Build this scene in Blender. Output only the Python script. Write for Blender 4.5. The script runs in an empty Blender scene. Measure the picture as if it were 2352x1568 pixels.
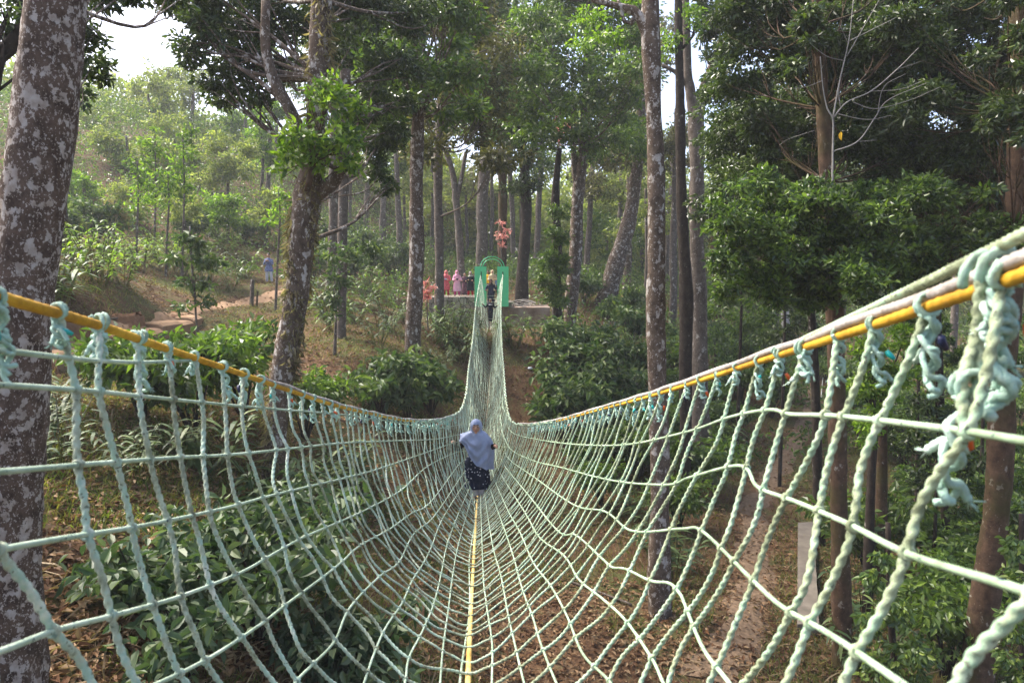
import bpy, bmesh, math, random
import numpy as np
from mathutils import Vector, Matrix

R = math.radians
rng = np.random.default_rng(11)
random.seed(5)
SC = bpy.context.scene
COL = SC.collection

# ------------------------------------------------------------------ camera
PITCH = R(5.97)
F = 1568.0
cd = bpy.data.cameras.new("camera"); cam = bpy.data.objects.new("camera", cd); COL.objects.link(cam)
cd.sensor_width = 36; cd.lens = 24; cd.clip_start = 0.05; cd.clip_end = 3000
cam.location = (0, 0, 0); cam.rotation_euler = (R(90) - PITCH, 0, 0)
cd.dof.use_dof = True; cd.dof.focus_distance = 13.0; cd.dof.aperture_fstop = 4.5
SC.camera = cam
# ------------------------------------------------------------------ light
SUN_EL, SUN_AZ = R(52), R(-62)      # azimuth measured from +Y (view direction) towards +X
w = bpy.data.worlds.new("World"); SC.world = w; w.use_nodes = True
nt = w.node_tree; nt.nodes.clear()
sky = nt.nodes.new("ShaderNodeTexSky"); sky.sky_type = 'NISHITA'; sky.sun_disc = False
sky.sun_elevation = SUN_EL; sky.sun_rotation = SUN_AZ
sky.air_density = .7; sky.dust_density = 9.0; sky.ozone_density = .6; sky.altitude = 900
bg = nt.nodes.new("ShaderNodeBackground"); bg.inputs[1].default_value = 0.15
out = nt.nodes.new("ShaderNodeOutputWorld")
nt.links.new(sky.outputs[0], bg.inputs[0]); nt.links.new(bg.outputs[0], out.inputs[0])
sl = bpy.data.lights.new("sun", 'SUN'); sl.energy = 2.1; sl.angle = R(24); sl.color = (1, .95, .86)
so = bpy.data.objects.new("sun", sl); COL.objects.link(so)
sd = Vector((math.sin(SUN_AZ) * math.cos(SUN_EL), math.cos(SUN_AZ) * math.cos(SUN_EL), math.sin(SUN_EL)))
so.rotation_euler = sd.to_track_quat('Z', 'Y').to_euler()
vs = SC.view_settings; vs.view_transform = 'Standard'; vs.look = 'None'; vs.gamma = 1; vs.exposure = 1.9
SC.cycles.use_denoising = True
SC.cycles.max_bounces = 6; SC.cycles.diffuse_bounces = 4; SC.cycles.glossy_bounces = 2
SC.cycles.transmission_bounces = 3; SC.cycles.volume_bounces = 0; SC.cycles.transparent_max_bounces = 4

# ------------------------------------------------------------------ maths
cP, sP = math.cos(PITCH), math.sin(PITCH)
def at(px, py, Y):
    u = (px - 1176) / F; v = -(py - 784) / F
    d = np.array([u, cP + v * sP, v * cP - sP])
    return d * (Y / d[1])
def proj(P):
    P = np.asarray(P, float)
    depth = P[..., 1] * cP - P[..., 2] * sP
    up = P[..., 1] * sP + P[..., 2] * cP
    return 1176 + F * P[..., 0] / depth, 784 - F * up / depth
def mpp(Y): return Y / F

GC = [  # ground controls: image position of the spot, distance
 (100,1567,6.3),(500,1567,7.8),(900,1567,10),(1200,1567,12),(1600,1567,12.2),(2000,1567,12.6),(2350,1567,13),
 (200,1200,9.5),(450,1250,10.0),(620,1140,13.5),(900,1200,16),(1200,1250,18.5),(1450,1200,20.5),(1750,1200,20.5),(2100,1300,18),(2350,1200,21),
 (200,930,14),(400,880,16.5),(650,870,19.5),(850,900,21.5),(948,835,24),(1000,980,22),(1130,1000,25.5),(1250,1000,26),(1350,1040,25.5),(1600,960,30),(1860,950,32),(2200,950,33),
 (105,822,18),(240,790,20.5),(340,758,23),(430,724,26),(520,700,30),(600,692,32.5),(640,662,34),(620,650,36),
 (105,735,18.6),(240,724,21.1),(337,713,23.6),(430,700,26.7),
 (300,640,29),(170,560,36),(250,530,42),(550,575,43),(700,660,36),(850,700,33),(800,620,46),
 (1010,760,39.0),(1100,770,39.2),(1230,768,39.6),(1320,760,38),(1518,1430,14),(1310,760,34),
 (1000,655,50),(1130,650,50),(1260,665,48),(1500,790,41),(1680,750,50),(1880,812,46),(2200,840,43),(2350,800,46),
 (1300,640,72),(1700,660,80),(900,560,72),(2300,680,80)]
gp3 = [at(*c) for c in GC]
gp3 += [np.array(p, float) for p in [(-4.5,-3,-2.4),(0,-3,-5.5),(6,-3,-7.5),(14,-3,-8.5),(2,5,-7.5),(8,6,-8),(-20,4,-1.5),(-5.5,4,-2.9),(-16,12,-1.8),(30,20,-8),(45,60,-6),
   (-45,50,10),(-30,60,9),(-15,75,6),(0,95,2),(30,100,0),(-70,90,22),(-40,110,16),(60,120,0),(90,60,-4),(-80,20,6),(80,0,-9),(-10,140,5),(50,160,2),(-120,140,25),(120,140,2)]]
GP = np.array(gp3)
def _k(r2): return 0.5 * r2 * np.log(r2 + 1e-9)
n = len(GP)
D2 = ((GP[:, None, :2] - GP[None, :, :2]) ** 2).sum(-1)
A = np.zeros((n + 3, n + 3)); A[:n, :n] = _k(D2) + np.eye(n) * 0.15
A[:n, n] = 1; A[:n, n+1:n+3] = GP[:, :2]; A[n, :n] = 1; A[n+1:n+3, :n] = GP[:, :2].T
W = np.linalg.solve(A, np.concatenate([GP[:, 2], np.zeros(3)]))
def ground(x, y):
    x = np.asarray(x, float); y = np.asarray(y, float); sh = x.shape
    x = x.ravel(); y = y.ravel(); z = np.empty_like(x)
    for i in range(0, len(x), 20000):
        X = x[i:i+20000]; Y = y[i:i+20000]
        Xc = np.clip(X, -120, 120); Yc = np.clip(Y, -4, 160)
        r2 = (Xc[:, None] - GP[:, 0]) ** 2 + (Yc[:, None] - GP[:, 1]) ** 2
        zz = _k(r2) @ W[:n] + W[n] + W[n+1] * Xc + W[n+2] * Yc
        zz += .07*np.sin(X*1.7+.6*Y)*np.sin(Y*1.3-.4*X) + .035*np.sin(X*4.1+1.3)*np.sin(Y*3.7+X) + .015*np.sin(X*9+2*Y)*np.sin(Y*8.3)
        z[i:i+20000] = zz
    return z.reshape(sh)
def G(x, y): return float(ground(np.array([x]), np.array([y]))[0])
def hit(px, py, y0=5.0, y1=140.0):
    """where the line of sight meets the ground"""
    Ys = np.concatenate([np.arange(y0, 60, .1), np.arange(60, y1, .5)])
    d = at(px, py, 1.0)
    P = Ys[:, None] * d[None]
    g = ground(P[:, 0], P[:, 1])
    i = np.argmax(P[:, 2] < g)
    if i == 0: i = len(Ys) - 1
    return np.array([P[i, 0], P[i, 1], g[i]])

# ------------------------------------------------------------------ mesh building
class MB:
    def __init__(s): s.v = []; s.f = {3: [], 4: []}; s.n = 0; s.m = {3: [], 4: []}; s.ng = []
    def add(s, V, Fc, mi=0):
        V = np.asarray(V, float).reshape(-1, 3); Fc = np.asarray(Fc, int)
        if len(Fc):
            k = Fc.shape[1]
            s.f[k].append(Fc + s.n); s.m[k].append(np.full(len(Fc), mi))
        s.v.append(V); s.n += len(V); return s.n - len(V)
    def faces(s, Fc, base, mi=0):
        Fc = np.asarray(Fc, int); s.f[Fc.shape[1]].append(Fc + base); s.m[Fc.shape[1]].append(np.full(len(Fc), mi))
    def mesh(s, name, mats, smooth=True):
        me = bpy.data.meshes.new(name)
        V = np.concatenate(s.v) if s.v else np.zeros((0, 3))
        me.vertices.add(len(V)); me.vertices.foreach_set("co", V.ravel().astype(np.float32))
        fl = []; st = []; tot = []; mi = []; c = 0
        for k in (3, 4):
            if s.f[k]:
                a = np.concatenate(s.f[k]); fl.append(a.ravel()); st.append(c + np.arange(len(a)) * k)
                tot.append(np.full(len(a), k)); mi.append(np.concatenate(s.m[k])); c += a.size
        me.loops.add(c); me.loops.foreach_set("vertex_index", np.concatenate(fl).astype(np.int32))
        st = np.concatenate(st); me.polygons.add(len(st))
        me.polygons.foreach_set("loop_start", st.astype(np.int32))
        me.polygons.foreach_set("material_index", np.concatenate(mi).astype(np.int32))
        me.polygons.foreach_set("use_smooth", np.full(len(st), bool(smooth)))
        for m in (mats if isinstance(mats, (list, tuple)) else [mats]): me.materials.append(m)
        me.update(calc_edges=True); me.validate()
        return me
    def obj(s, name, mats, parent=None, smooth=True):
        return link(name, s.mesh(name, mats, smooth), parent)
def link(name, me, parent=None, loc=None):
    o = bpy.data.objects.new(name, me); COL.objects.link(o)
    if parent is not None:
        o.parent = parent
        if me is not None and loc is None: o.matrix_parent_inverse = Matrix.Translation(-parent.location) if parent.parent is None else Matrix.Translation(-parent.parent.location) @ Matrix.Identity(4)
    if loc is not None: o.location = loc
    return o
def thing(name, label, cat, loc=(0, 0, 0), group=None):
    o = bpy.data.objects.new(name, None); COL.objects.link(o); o.location = loc; o.empty_display_size = .2
    return tag(o, label, cat, group)
def tag(o, label, cat, group=None, kind=None):
    o['label'] = label; o['category'] = cat
    if group: o['group'] = group
    if kind: o['kind'] = kind
    return o
def structure(o): o['kind'] = 'structure'; return o

def frames(P):
    P = np.asarray(P, float); T = np.gradient(P, axis=0); T /= np.linalg.norm(T, axis=1)[:, None] + 1e-12
    N = np.zeros_like(P); a = np.array([0, 0, 1.0])
    if abs(T[0] @ a) > .9: a = np.array([1.0, 0, 0])
    v = a - T[0] * (a @ T[0]); v /= np.linalg.norm(v)
    for i in range(len(P)):
        v = v - T[i] * (v @ T[i]); v /= np.linalg.norm(v) + 1e-12; N[i] = v
    return T, N, np.cross(T, N)
def resample(P, step):
    P = np.asarray(P, float); L = np.concatenate([[0], np.cumsum(np.linalg.norm(np.diff(P, axis=0), axis=1))])
    k = max(2, int(L[-1] / step) + 1); t = np.linspace(0, L[-1], k)
    return np.stack([np.interp(t, L, P[:, j]) for j in range(P.shape[1])], 1)
def smoothline(P, step):
    """Catmull-Rom through the points then even spacing; extra columns (radius) carried along"""
    P = np.asarray(P, float)
    if len(P) < 3: return resample(P, step)
    Q = np.vstack([2 * P[0] - P[1], P, 2 * P[-1] - P[-2]]); o = []
    for i in range(1, len(Q) - 2):
        t = np.linspace(0, 1, 12, endpoint=False)[:, None]; a, b, c, d = Q[i-1], Q[i], Q[i+1], Q[i+2]
        o.append(.5 * ((2*b) + (c-a)*t + (2*a-5*b+4*c-d)*t*t + (3*b-a-3*c+d)*t**3))
    o.append(P[-1:]); P = np.vstack(o)
    L = np.concatenate([[0], np.cumsum(np.linalg.norm(np.diff(P[:, :3], axis=0), axis=1))])
    k = max(2, int(L[-1] / step) + 1); t = np.linspace(0, L[-1], k)
    return np.stack([np.interp(t, L, P[:, j]) for j in range(P.shape[1])], 1)
def tube(mb, P, r, sides=8, twist=None, lobes=0, amp=.0, cap=True, rough=0, mi=0):
    P = np.asarray(P, float); m = len(P); r = np.broadcast_to(np.asarray(r, float), (m,))
    T, N, B = frames(P); th = np.arange(sides) / sides * 2 * np.pi
    rr = np.repeat(r[:, None], sides, 1)
    if lobes:
        L = np.concatenate([[0], np.cumsum(np.linalg.norm(np.diff(P, axis=0), axis=1))])
        ph = th[None] - L[:, None] * (2 * np.pi / twist)
        rr = rr * (1 - amp + amp * 2 * np.abs(np.cos(ph * lobes / 2)) ** .8 * .9)
    if rough: rr = rr * (1 + rough * rng.standard_normal(rr.shape))
    V = P[:, None] + rr[..., None] * (np.cos(th)[None, :, None] * N[:, None] + np.sin(th)[None, :, None] * B[:, None])
    i = np.arange(m - 1)[:, None]; j = np.arange(sides)[None]; jn = (j + 1) % sides
    q = np.stack([i*sides+j, i*sides+jn, (i+1)*sides+jn, (i+1)*sides+j], -1).reshape(-1, 4)
    b = mb.add(V, q, mi)
    if cap:
        for e, row in ((0, 0), (m - 1, (m - 1) * sides)):
            c = mb.add([P[e]], np.zeros((0, 3), int))
            f = np.stack([np.full(sides, c), row + b + (np.arange(sides) + (1 if e == 0 else 0)) % sides, row + b + (np.arange(sides) + (0 if e == 0 else 1)) % sides], 1)
            mb.f[3].append(f); mb.m[3].append(np.full(sides, mi))
def boxm(mb, lo, hi, mi=0):
    x0, y0, z0 = lo; x1, y1, z1 = hi
    V = [(x0,y0,z0),(x1,y0,z0),(x1,y1,z0),(x0,y1,z0),(x0,y0,z1),(x1,y0,z1),(x1,y1,z1),(x0,y1,z1)]
    mb.add(V, [(0,3,2,1),(4,5,6,7),(0,1,5,4),(1,2,6,5),(2,3,7,6),(3,0,4,7)], mi)
def ellips(mb, c, r, nu=16, nv=10, mi=0, fn=None):
    u = np.linspace(0, 2*np.pi, nu, endpoint=False); v = np.linspace(0, np.pi, nv + 1)
    U, Vv = np.meshgrid(u, v); d = np.stack([np.sin(Vv)*np.cos(U), np.sin(Vv)*np.sin(U), np.cos(Vv)], -1)
    if fn is not None: d = fn(d)
    P = np.asarray(c) + d * np.asarray(r)
    i = np.arange(nv)[:, None]; j = np.arange(nu)[None]; jn = (j+1) % nu
    mb.add(P, np.stack([i*nu+j, (i+1)*nu+j, (i+1)*nu+jn, i*nu+jn], -1).reshape(-1, 4), mi)

# leaf shapes: rows of (along, across, lift)
LT = {
 'diamond': (np.array([(0,0,0),(.45,.5,.14),(1,0,-.12),(.45,-.5,.14)]), np.array([(0,1,2),(0,2,3)])),
 'ovate': (np.array([(0,0,0),(.3,.46,.12),(.68,.36,.07),(1,0,-.12),(.68,-.36,.07),(.3,-.46,.12)]), np.array([(0,1,2,3),(0,3,4,5)])),
 'lance': (np.array([(0,.25,0),(0,-.25,0),(.3,.5,.16),(.3,-.5,.16),(.65,.4,.12),(.65,-.4,.12),(1,0,-.15)]), None),
}
def leaves(mb, P, ax, size, width=.45, kind='diamond', roll=None, mi=0, flat=0.0):
    """P base points, ax directions, size lengths"""
    n = len(P)
    if n == 0: return
    ax = ax / (np.linalg.norm(ax, axis=1)[:, None] + 1e-9)
    rv = rng.standard_normal((n, 3)) * (1 - flat); rv[:, 2] += flat * 2.5
    s = np.cross(ax, rv); s /= np.linalg.norm(s, axis=1)[:, None] + 1e-9
    nn = np.cross(s, ax)
    T, Fq = LT[kind]; k = len(T)
    size = np.broadcast_to(np.asarray(size, float), (n,))[:, None, None]
    V = P[:, None] + size * (T[None, :, 0:1] * ax[:, None] + T[None, :, 1:2] * width * s[:, None] + T[None, :, 2:3] * nn[:, None])
    base = (np.arange(n) * k)[:, None, None]
    if kind == 'lance':
        q = np.array([(0,1,3,2),(2,3,5,4)]); b = mb.add(V, (base + q[None]).reshape(-1, 4), mi)
        mb.faces((base + np.array([(4,5,6)])[None]).reshape(-1, 3), b, mi)
    else:
        mb.add(V, (base + Fq[None]).reshape(-1, Fq.shape[1]), mi)
def unit(n):
    v = rng.standard_normal((n, 3)); return v / np.linalg.norm(v, axis=1)[:, None]
def clumpy(n, c, r, sub=14, droop=.35, shell=.3, spread=.42):
    """n leaf positions in uneven clumps inside an ellipsoid"""
    c = np.asarray(c, float); r = np.broadcast_to(np.asarray(r, float), (3,))
    d = unit(sub); q = (shell + (1 - shell) * rng.random(sub))[:, None] * rng.uniform(.55, 1.08, (sub, 1))
    C = d * q; wgt = rng.uniform(.3, 1, sub); wgt /= wgt.sum()
    idx = rng.choice(sub, n, p=wgt); l = unit(n) * (rng.random(n) ** .45)[:, None] * spread * np.array([1, 1, .55])
    p = C[idx] + l; p[:, 2] -= .25 * (l[:, 0] ** 2 + l[:, 1] ** 2) / spread
    ax = unit(n) * .75 + l / spread * .8 + d[idx] * .25; ax[:, 2] -= droop
    return c + p * r, ax

# ------------------------------------------------------------------ materials
def newmat(name):
    m = bpy.data.materials.new(name); m.use_nodes = True; t = m.node_tree; t.nodes.clear()
    o = t.nodes.new("ShaderNodeOutputMaterial"); p = t.nodes.new("ShaderNodeBsdfPrincipled")
    t.links.new(p.outputs[0], o.inputs[0]); return m, t, p, o
def ramp(t, cols, pos=None, mode='LINEAR'):
    r = t.nodes.new("ShaderNodeValToRGB"); e = r.color_ramp.elements; r.color_ramp.interpolation = mode
    k = len(cols); pos = pos or [i / (k - 1) for i in range(k)]
    while len(e) < k: e.new(1)
    for i in range(k): e[i].position = pos[i]; e[i].color = (*cols[i], 1)
    return r
def nz(t, scale, detail=4, rough=.6, co=None, kind="ShaderNodeTexNoise"):
    a = t.nodes.new(kind); a.inputs['Scale'].default_value = scale
    if kind == "ShaderNodeTexNoise": a.inputs['Detail'].default_value = detail; a.inputs['Roughness'].default_value = rough
    if co is not None: t.links.new(co, a.inputs['Vector'])
    return a
def mixc(t, fac, a, b, mode='MIX'):
    m = t.nodes.new("ShaderNodeMix"); m.data_type = 'RGBA'; m.blend_type = mode
    for s, v in ((m.inputs[0], fac), (m.inputs[6], a), (m.inputs[7], b)):
        if hasattr(v, 'links') or hasattr(v, 'is_linked'): t.links.new(v, s)
        elif isinstance(v, (int, float)): s.default_value = v
        else: s.default_value = (*v, 1)
    return m.outputs[2]
def bump(t, p, h, strength, dist=.02):
    b = t.nodes.new("ShaderNodeBump"); b.inputs['Strength'].default_value = strength; b.inputs['Distance'].default_value = dist
    t.links.new(h, b.inputs['Height']); t.links.new(b.outputs[0], p.inputs['Normal'])
def objco(t):
    c = t.nodes.new("ShaderNodeTexCoord"); return c.outputs['Object']
def plain(name, col, rough=.7, var=.25, scale=8, spec=.3, bmp=.2):
    m, t, p, o = newmat(name); co = objco(t); a = nz(t, scale, 5, .65, co)
    c = np.array(col); r = ramp(t, [tuple(c * (1 - var)), tuple(np.minimum(c * (1 + var), 1))], [.3, .7])
    t.links.new(a.outputs[0], r.inputs[0]); t.links.new(r.outputs[0], p.inputs['Base Color'])
    p.inputs['Roughness'].default_value = rough; p.inputs['Specular IOR Level'].default_value = spec
    if bmp: bump(t, p, a.outputs[0], bmp)
    return m
def leafmat(name, cols, trans=.3, rough=.42, spec=.45, tc=(1.0, 1.2, .35)):
    m, t, p, o = newmat(name); g = t.nodes.new("ShaderNodeNewGeometry")
    r = ramp(t, cols); t.links.new(g.outputs['Random Per Island'], r.inputs[0])
    a = nz(t, .55, 2, .5, g.outputs['Position']); hs = t.nodes.new("ShaderNodeHueSaturation")
    mr = t.nodes.new("ShaderNodeMapRange"); mr.inputs[1].default_value = .3; mr.inputs[2].default_value = .7
    mr.inputs[3].default_value = .72; mr.inputs[4].default_value = 1.3
    t.links.new(a.outputs[0], mr.inputs[0]); t.links.new(mr.outputs[0], hs.inputs['Value']); t.links.new(r.outputs[0], hs.inputs['Color'])
    t.links.new(hs.outputs[0], p.inputs['Base Color'])
    p.inputs['Roughness'].default_value = rough; p.inputs['Specular IOR Level'].default_value = spec
    tr = t.nodes.new("ShaderNodeBsdfTranslucent"); gm = mixc(t, .7, hs.outputs[0], tc, 'MULTIPLY')
    hs2 = t.nodes.new("ShaderNodeHueSaturation"); hs2.inputs['Value'].default_value = 1.8; t.links.new(gm, hs2.inputs['Color'])
    t.links.new(hs2.outputs[0], tr.inputs[0])
    mx = t.nodes.new("ShaderNodeMixShader"); mx.inputs[0].default_value = trans
    t.links.new(p.outputs[0], mx.inputs[1]); t.links.new(tr.outputs[0], mx.inputs[2]); t.links.new(mx.outputs[0], o.inputs[0])
    return m
def barkmat(name, dark, mid, lichen=(.42,.40,.36), amount=.5, olive_tint=None, lscale=5.5):
    m, t, p, o = newmat(name); co = objco(t)
    mp = t.nodes.new("ShaderNodeMapping"); mp.inputs['Scale'].default_value = (1, 1, .75); t.links.new(co, mp.inputs[0]); v = mp.outputs[0]
    a = nz(t, 7, 7, .7, v); r = ramp(t, [dark, mid], [.35, .7]); t.links.new(a.outputs[0], r.inputs[0])
    b = nz(t, lscale, 5, .62, v); th = .655 - .11 * amount
    r2 = ramp(t, [(0,0,0),(1,1,1)], [th, th + .035]); t.links.new(b.outputs[0], r2.inputs[0])
    b3 = nz(t, lscale * 4.5, 4, .6, v); r3 = ramp(t, [(0,0,0),(1,1,1)], [th + .04, th + .08]); t.links.new(b3.outputs[0], r3.inputs[0])
    mask = mixc(t, 1.0, r2.outputs[0], r3.outputs[0], 'ADD')
    lc = nz(t, 14, 3, .5, v); l2 = tuple(np.array(lichen) * np.array([.66, .6, .55]))
    rl = ramp(t, [l2, lichen], [.35, .6]); t.links.new(lc.outputs[0], rl.inputs[0])
    c = mixc(t, mask, r.outputs[0], rl.outputs[0])
    if olive_tint:  # mossy patches placed by noise
        b4 = nz(t, 1.1, 4, .6, co); r4 = ramp(t, [(0,0,0),(.8,.8,.8)], [.45, .62]); t.links.new(b4.outputs[0], r4.inputs[0]); c = mixc(t, r4.outputs[0], c, olive_tint)
    t.links.new(c, p.inputs['Base Color']); p.inputs['Roughness'].default_value = .9; p.inputs['Specular IOR Level'].default_value = .15
    bump(t, p, a.outputs[0], .9, .03); return m

M = {}
M['bark'] = barkmat("lichen_bark", (.055,.038,.027), (.17,.125,.09), (.42,.39,.35), .85)
M['bark_big'] = barkmat("big_lichen_bark", (.045,.03,.022), (.15,.105,.078), (.40,.36,.32), 1.05, lscale=11)
M['bark_brown'] = barkmat("red_brown_bark", (.04,.024,.015), (.13,.08,.05), (.30,.27,.22), .25, (.055,.048,.016))
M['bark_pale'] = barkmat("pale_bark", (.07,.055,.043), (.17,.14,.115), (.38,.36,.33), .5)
M['bark_white'] = barkmat("white_bark", (.2,.18,.17), (.5,.48,.46), (.66,.65,.64), .6)
M['bark_dark'] = barkmat("dark_bark", (.018,.013,.010), (.055,.042,.032), (.2,.19,.17), .2)
M['twig'] = plain("bleached_twig", (.26,.24,.21), .8, .3, 12)
M['leaf_dark'] = leafmat("dark_evergreen_leaf", [(0.021, 0.035, 0.01), (0.039, 0.061, 0.015), (0.06, 0.09, 0.02), (0.088, 0.123, 0.025)], .22, .33, .55)
M['leaf_mid'] = leafmat("mid_green_leaf", [(0.035, 0.065, 0.012), (0.06, 0.104, 0.017), (0.092, 0.145, 0.022), (0.142, 0.203, 0.027)], .3, .38, .5)
M['leaf_bright'] = leafmat("fresh_green_leaf", [(0.044, 0.09, 0.012), (0.088, 0.156, 0.016), (0.146, 0.228, 0.022), (0.22, 0.3, 0.031)], .4, .4, .45)
M['leaf_lit'] = leafmat("glossy_green_leaf", [(.02,.038,.010),(.045,.08,.018),(.085,.135,.026),(.14,.20,.035)], .3, .36, .5)
M['leaf_olive'] = leafmat("olive_leaf", [(0.044, 0.046, 0.014), (0.073, 0.072, 0.02), (0.11, 0.102, 0.029), (0.161, 0.144, 0.046)], .3, .45, .5)
M['leaf_yellow'] = leafmat("yellow_green_lance_leaf", [(.07,.13,.02),(.12,.20,.028),(.19,.27,.035),(.27,.31,.05)], .45, .4, .4)
M['leaf_coffee'] = leafmat("glossy_coffee_leaf", [(0.032, 0.061, 0.02), (0.053, 0.09, 0.027), (0.08, 0.123, 0.035), (0.133, 0.167, 0.052)], .22, .52, .35)
M['leaf_dusty'] = leafmat("dusty_coffee_leaf", [(.028,.052,.022),(.045,.078,.03),(.07,.105,.045),(.12,.15,.075)], .2, .5, .35)
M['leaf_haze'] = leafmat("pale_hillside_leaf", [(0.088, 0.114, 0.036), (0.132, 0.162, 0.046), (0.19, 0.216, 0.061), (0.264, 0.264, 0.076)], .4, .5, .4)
M['leaf_pepper'] = leafmat("pepper_vine_leaf", [(0.039, 0.072, 0.017), (0.071, 0.123, 0.025), (0.106, 0.167, 0.032), (0.23, 0.29, 0.049)], .3, .36, .5)
M['leaf_pink'] = leafmat("pink_young_leaf", [(.34,.10,.09),(.5,.2,.17),(.6,.36,.3),(.40,.14,.12)], .3, tc=(1,.9,.8))
M['fern_dry'] = leafmat("dry_epiphyte_frond", [(.07,.055,.025),(.15,.115,.06),(.25,.20,.12),(.09,.085,.035)], .3, .6, .2)
M['litter'] = leafmat("dry_leaf_litter", [(.06,.028,.014),(.13,.065,.03),(.22,.13,.065),(.30,.21,.12),(.10,.045,.022)], .1, .7, .2)
M['straw'] = leafmat("dry_straw", [(.11,.075,.04),(.19,.135,.075),(.28,.22,.13)], .15, .7, .2)
M['grass'] = leafmat("short_grass", [(0.044, 0.06, 0.012), (0.073, 0.102, 0.018), (0.132, 0.144, 0.031), (0.22, 0.18, 0.051)], .3, .5, .3)
M['soil'] = plain("bare_soil", (.16,.085,.045), .95, .35, 5, .1, .6)
M['path'] = plain("trodden_path", (.27,.175,.105), .95, .22, 3, .1, .5)
M['path_red'] = plain("litter_covered_path", (.16,.11,.07), .95, .5, 9, .1, .6)
M['concrete'] = plain("weathered_concrete", (.15,.13,.105), .9, .3, 2.6, .2, .5)
M['green_paint'] = plain("green_painted_steel", (.10,.62,.27), .45, .08, 3, .5, .05)
M['green_pipe'] = plain("green_painted_pipe", (.05,.42,.19), .4, .08, 3, .5, 0)

def ropemat(name, cols, pos, scale=22, fleck=None, bumpd=.004, olive_tint=None):
    m, t, p, o = newmat(name); co = objco(t); a = nz(t, scale, 4, .65, co); b = nz(t, scale * .12, 2, .5, co)
    md = t.nodes.new("ShaderNodeMath"); md.operation = 'ADD'; t.links.new(a.outputs[0], md.inputs[0])
    mb_ = t.nodes.new("ShaderNodeMath"); mb_.operation = 'MULTIPLY_ADD'; mb_.inputs[1].default_value = .9; mb_.inputs[2].default_value = -.45
    t.links.new(b.outputs[0], mb_.inputs[0]); t.links.new(mb_.outputs[0], md.inputs[1])
    r = ramp(t, cols, pos); t.links.new(md.outputs[0], r.inputs[0]); c = r.outputs[0]
    if olive_tint:  # colour multiplied by an olive tint, stronger towards the right side
        sx = t.nodes.new("ShaderNodeSeparateXYZ"); t.links.new(co, sx.inputs[0]); mr = t.nodes.new("ShaderNodeMapRange"); t.links.new(sx.outputs[0], mr.inputs[0])
        mr.inputs[1].default_value = -.6; mr.inputs[2].default_value = .5; mr.inputs[3].default_value = .25; mr.inputs[4].default_value = .85; c = mixc(t, mr.outputs[0], c, mixc(t, 1.0, c, olive_tint, 'MULTIPLY'))
    if fleck:
        f = nz(t, 75, 1, .5, co); rf = ramp(t, [(0,0,0),(1,1,1)], [.67, .70]); t.links.new(f.outputs[0], rf.inputs[0]); c = mixc(t, rf.outputs[0], c, fleck)
    t.links.new(c, p.inputs['Base Color']); p.inputs['Roughness'].default_value = .62; p.inputs['Specular IOR Level'].default_value = .3
    fb = nz(t, 260, 3, .7, co); bump(t, p, fb.outputs[0], .9, bumpd); return m
M['net'] = ropemat("mint_twisted_rope", [(.12,.125,.08),(.25,.27,.19),(.40,.44,.34),(.33,.46,.38),(.52,.56,.48),(.64,.66,.60)], [.15,.34,.48,.6,.72,.9], fleck=(.13,.15,.10), olive_tint=(.86,.95,.74))
M['net_flat'] = ropemat("mint_braided_rope", [(.22,.28,.20),(.35,.44,.34),(.50,.58,.48)], [.25,.5,.75], 12, (.03,.06,.07), olive_tint=(.88,.98,.78))
M['knot'] = ropemat("mint_knot_rope", [(.09,.14,.09),(.27,.37,.28),(.36,.55,.45),(.58,.68,.58)], [.25,.42,.6,.8], 18)
M['yellow'] = ropemat("yellow_braided_rope", [(.34,.17,.01),(.52,.28,.014),(.66,.41,.04)], [.25,.5,.8], 20)
M['walk'] = ropemat("pale_yellow_rope", [(.50,.30,.07),(.72,.50,.16),(.80,.62,.26)], [.25,.5,.8], 12)
M['grey'] = ropemat("grey_twisted_rope", [(.24,.21,.18),(.40,.36,.32),(.55,.51,.46)], [.25,.5,.8], 20)
M['tape_teal'] = plain("teal_tape", (.0,.30,.27), .4, .15, 20, .5, 0)
M['tape_orange'] = plain("orange_tape", (.55,.10,.02), .5, .2, 20, .4, 0)
M['tape_navy'] = plain("navy_tape", (.012,.015,.05), .5, .2, 20, .4, 0)

# ------------------------------------------------------------------ setting: ground
def groundmat():
    m, t, p, o = newmat("forest_floor"); g = t.nodes.new("ShaderNodeNewGeometry"); co = g.outputs['Position']
    a = nz(t, .35, 4, .6, co); b = nz(t, 3.2, 6, .7, co); c = nz(t, 19, 4, .7, co)
    r1 = ramp(t, [(.055,.030,.018),(.12,.068,.036),(.20,.135,.078)], [.32,.5,.68]); t.links.new(b.outputs[0], r1.inputs[0])
    r2 = ramp(t, [(.03,.036,.012),(.065,.08,.024),(.11,.11,.04)], [.3,.5,.72]); t.links.new(c.outputs[0], r2.inputs[0])
    md = mixc(t, .45, a.outputs[0], b.outputs[0]); r3 = ramp(t, [(0,0,0),(.85,.85,.85)], [.47,.56]); t.links.new(md, r3.inputs[0])
    cc = mixc(t, r3.outputs[0], r1.outputs[0], r2.outputs[0])
    r4 = ramp(t, [(.55,.55,.55),(1.3,1.3,1.3)], [.3,.7]); t.links.new(c.outputs[0], r4.inputs[0])
    cc = mixc(t, 1.0, cc, r4.outputs[0], 'MULTIPLY')
    t.links.new(cc, p.inputs['Base Color']); p.inputs['Roughness'].default_value = .95; p.inputs['Specular IOR Level'].default_value = .1
    bump(t, p, c.outputs[0], .8, .05); return m
M['ground'] = groundmat()
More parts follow.
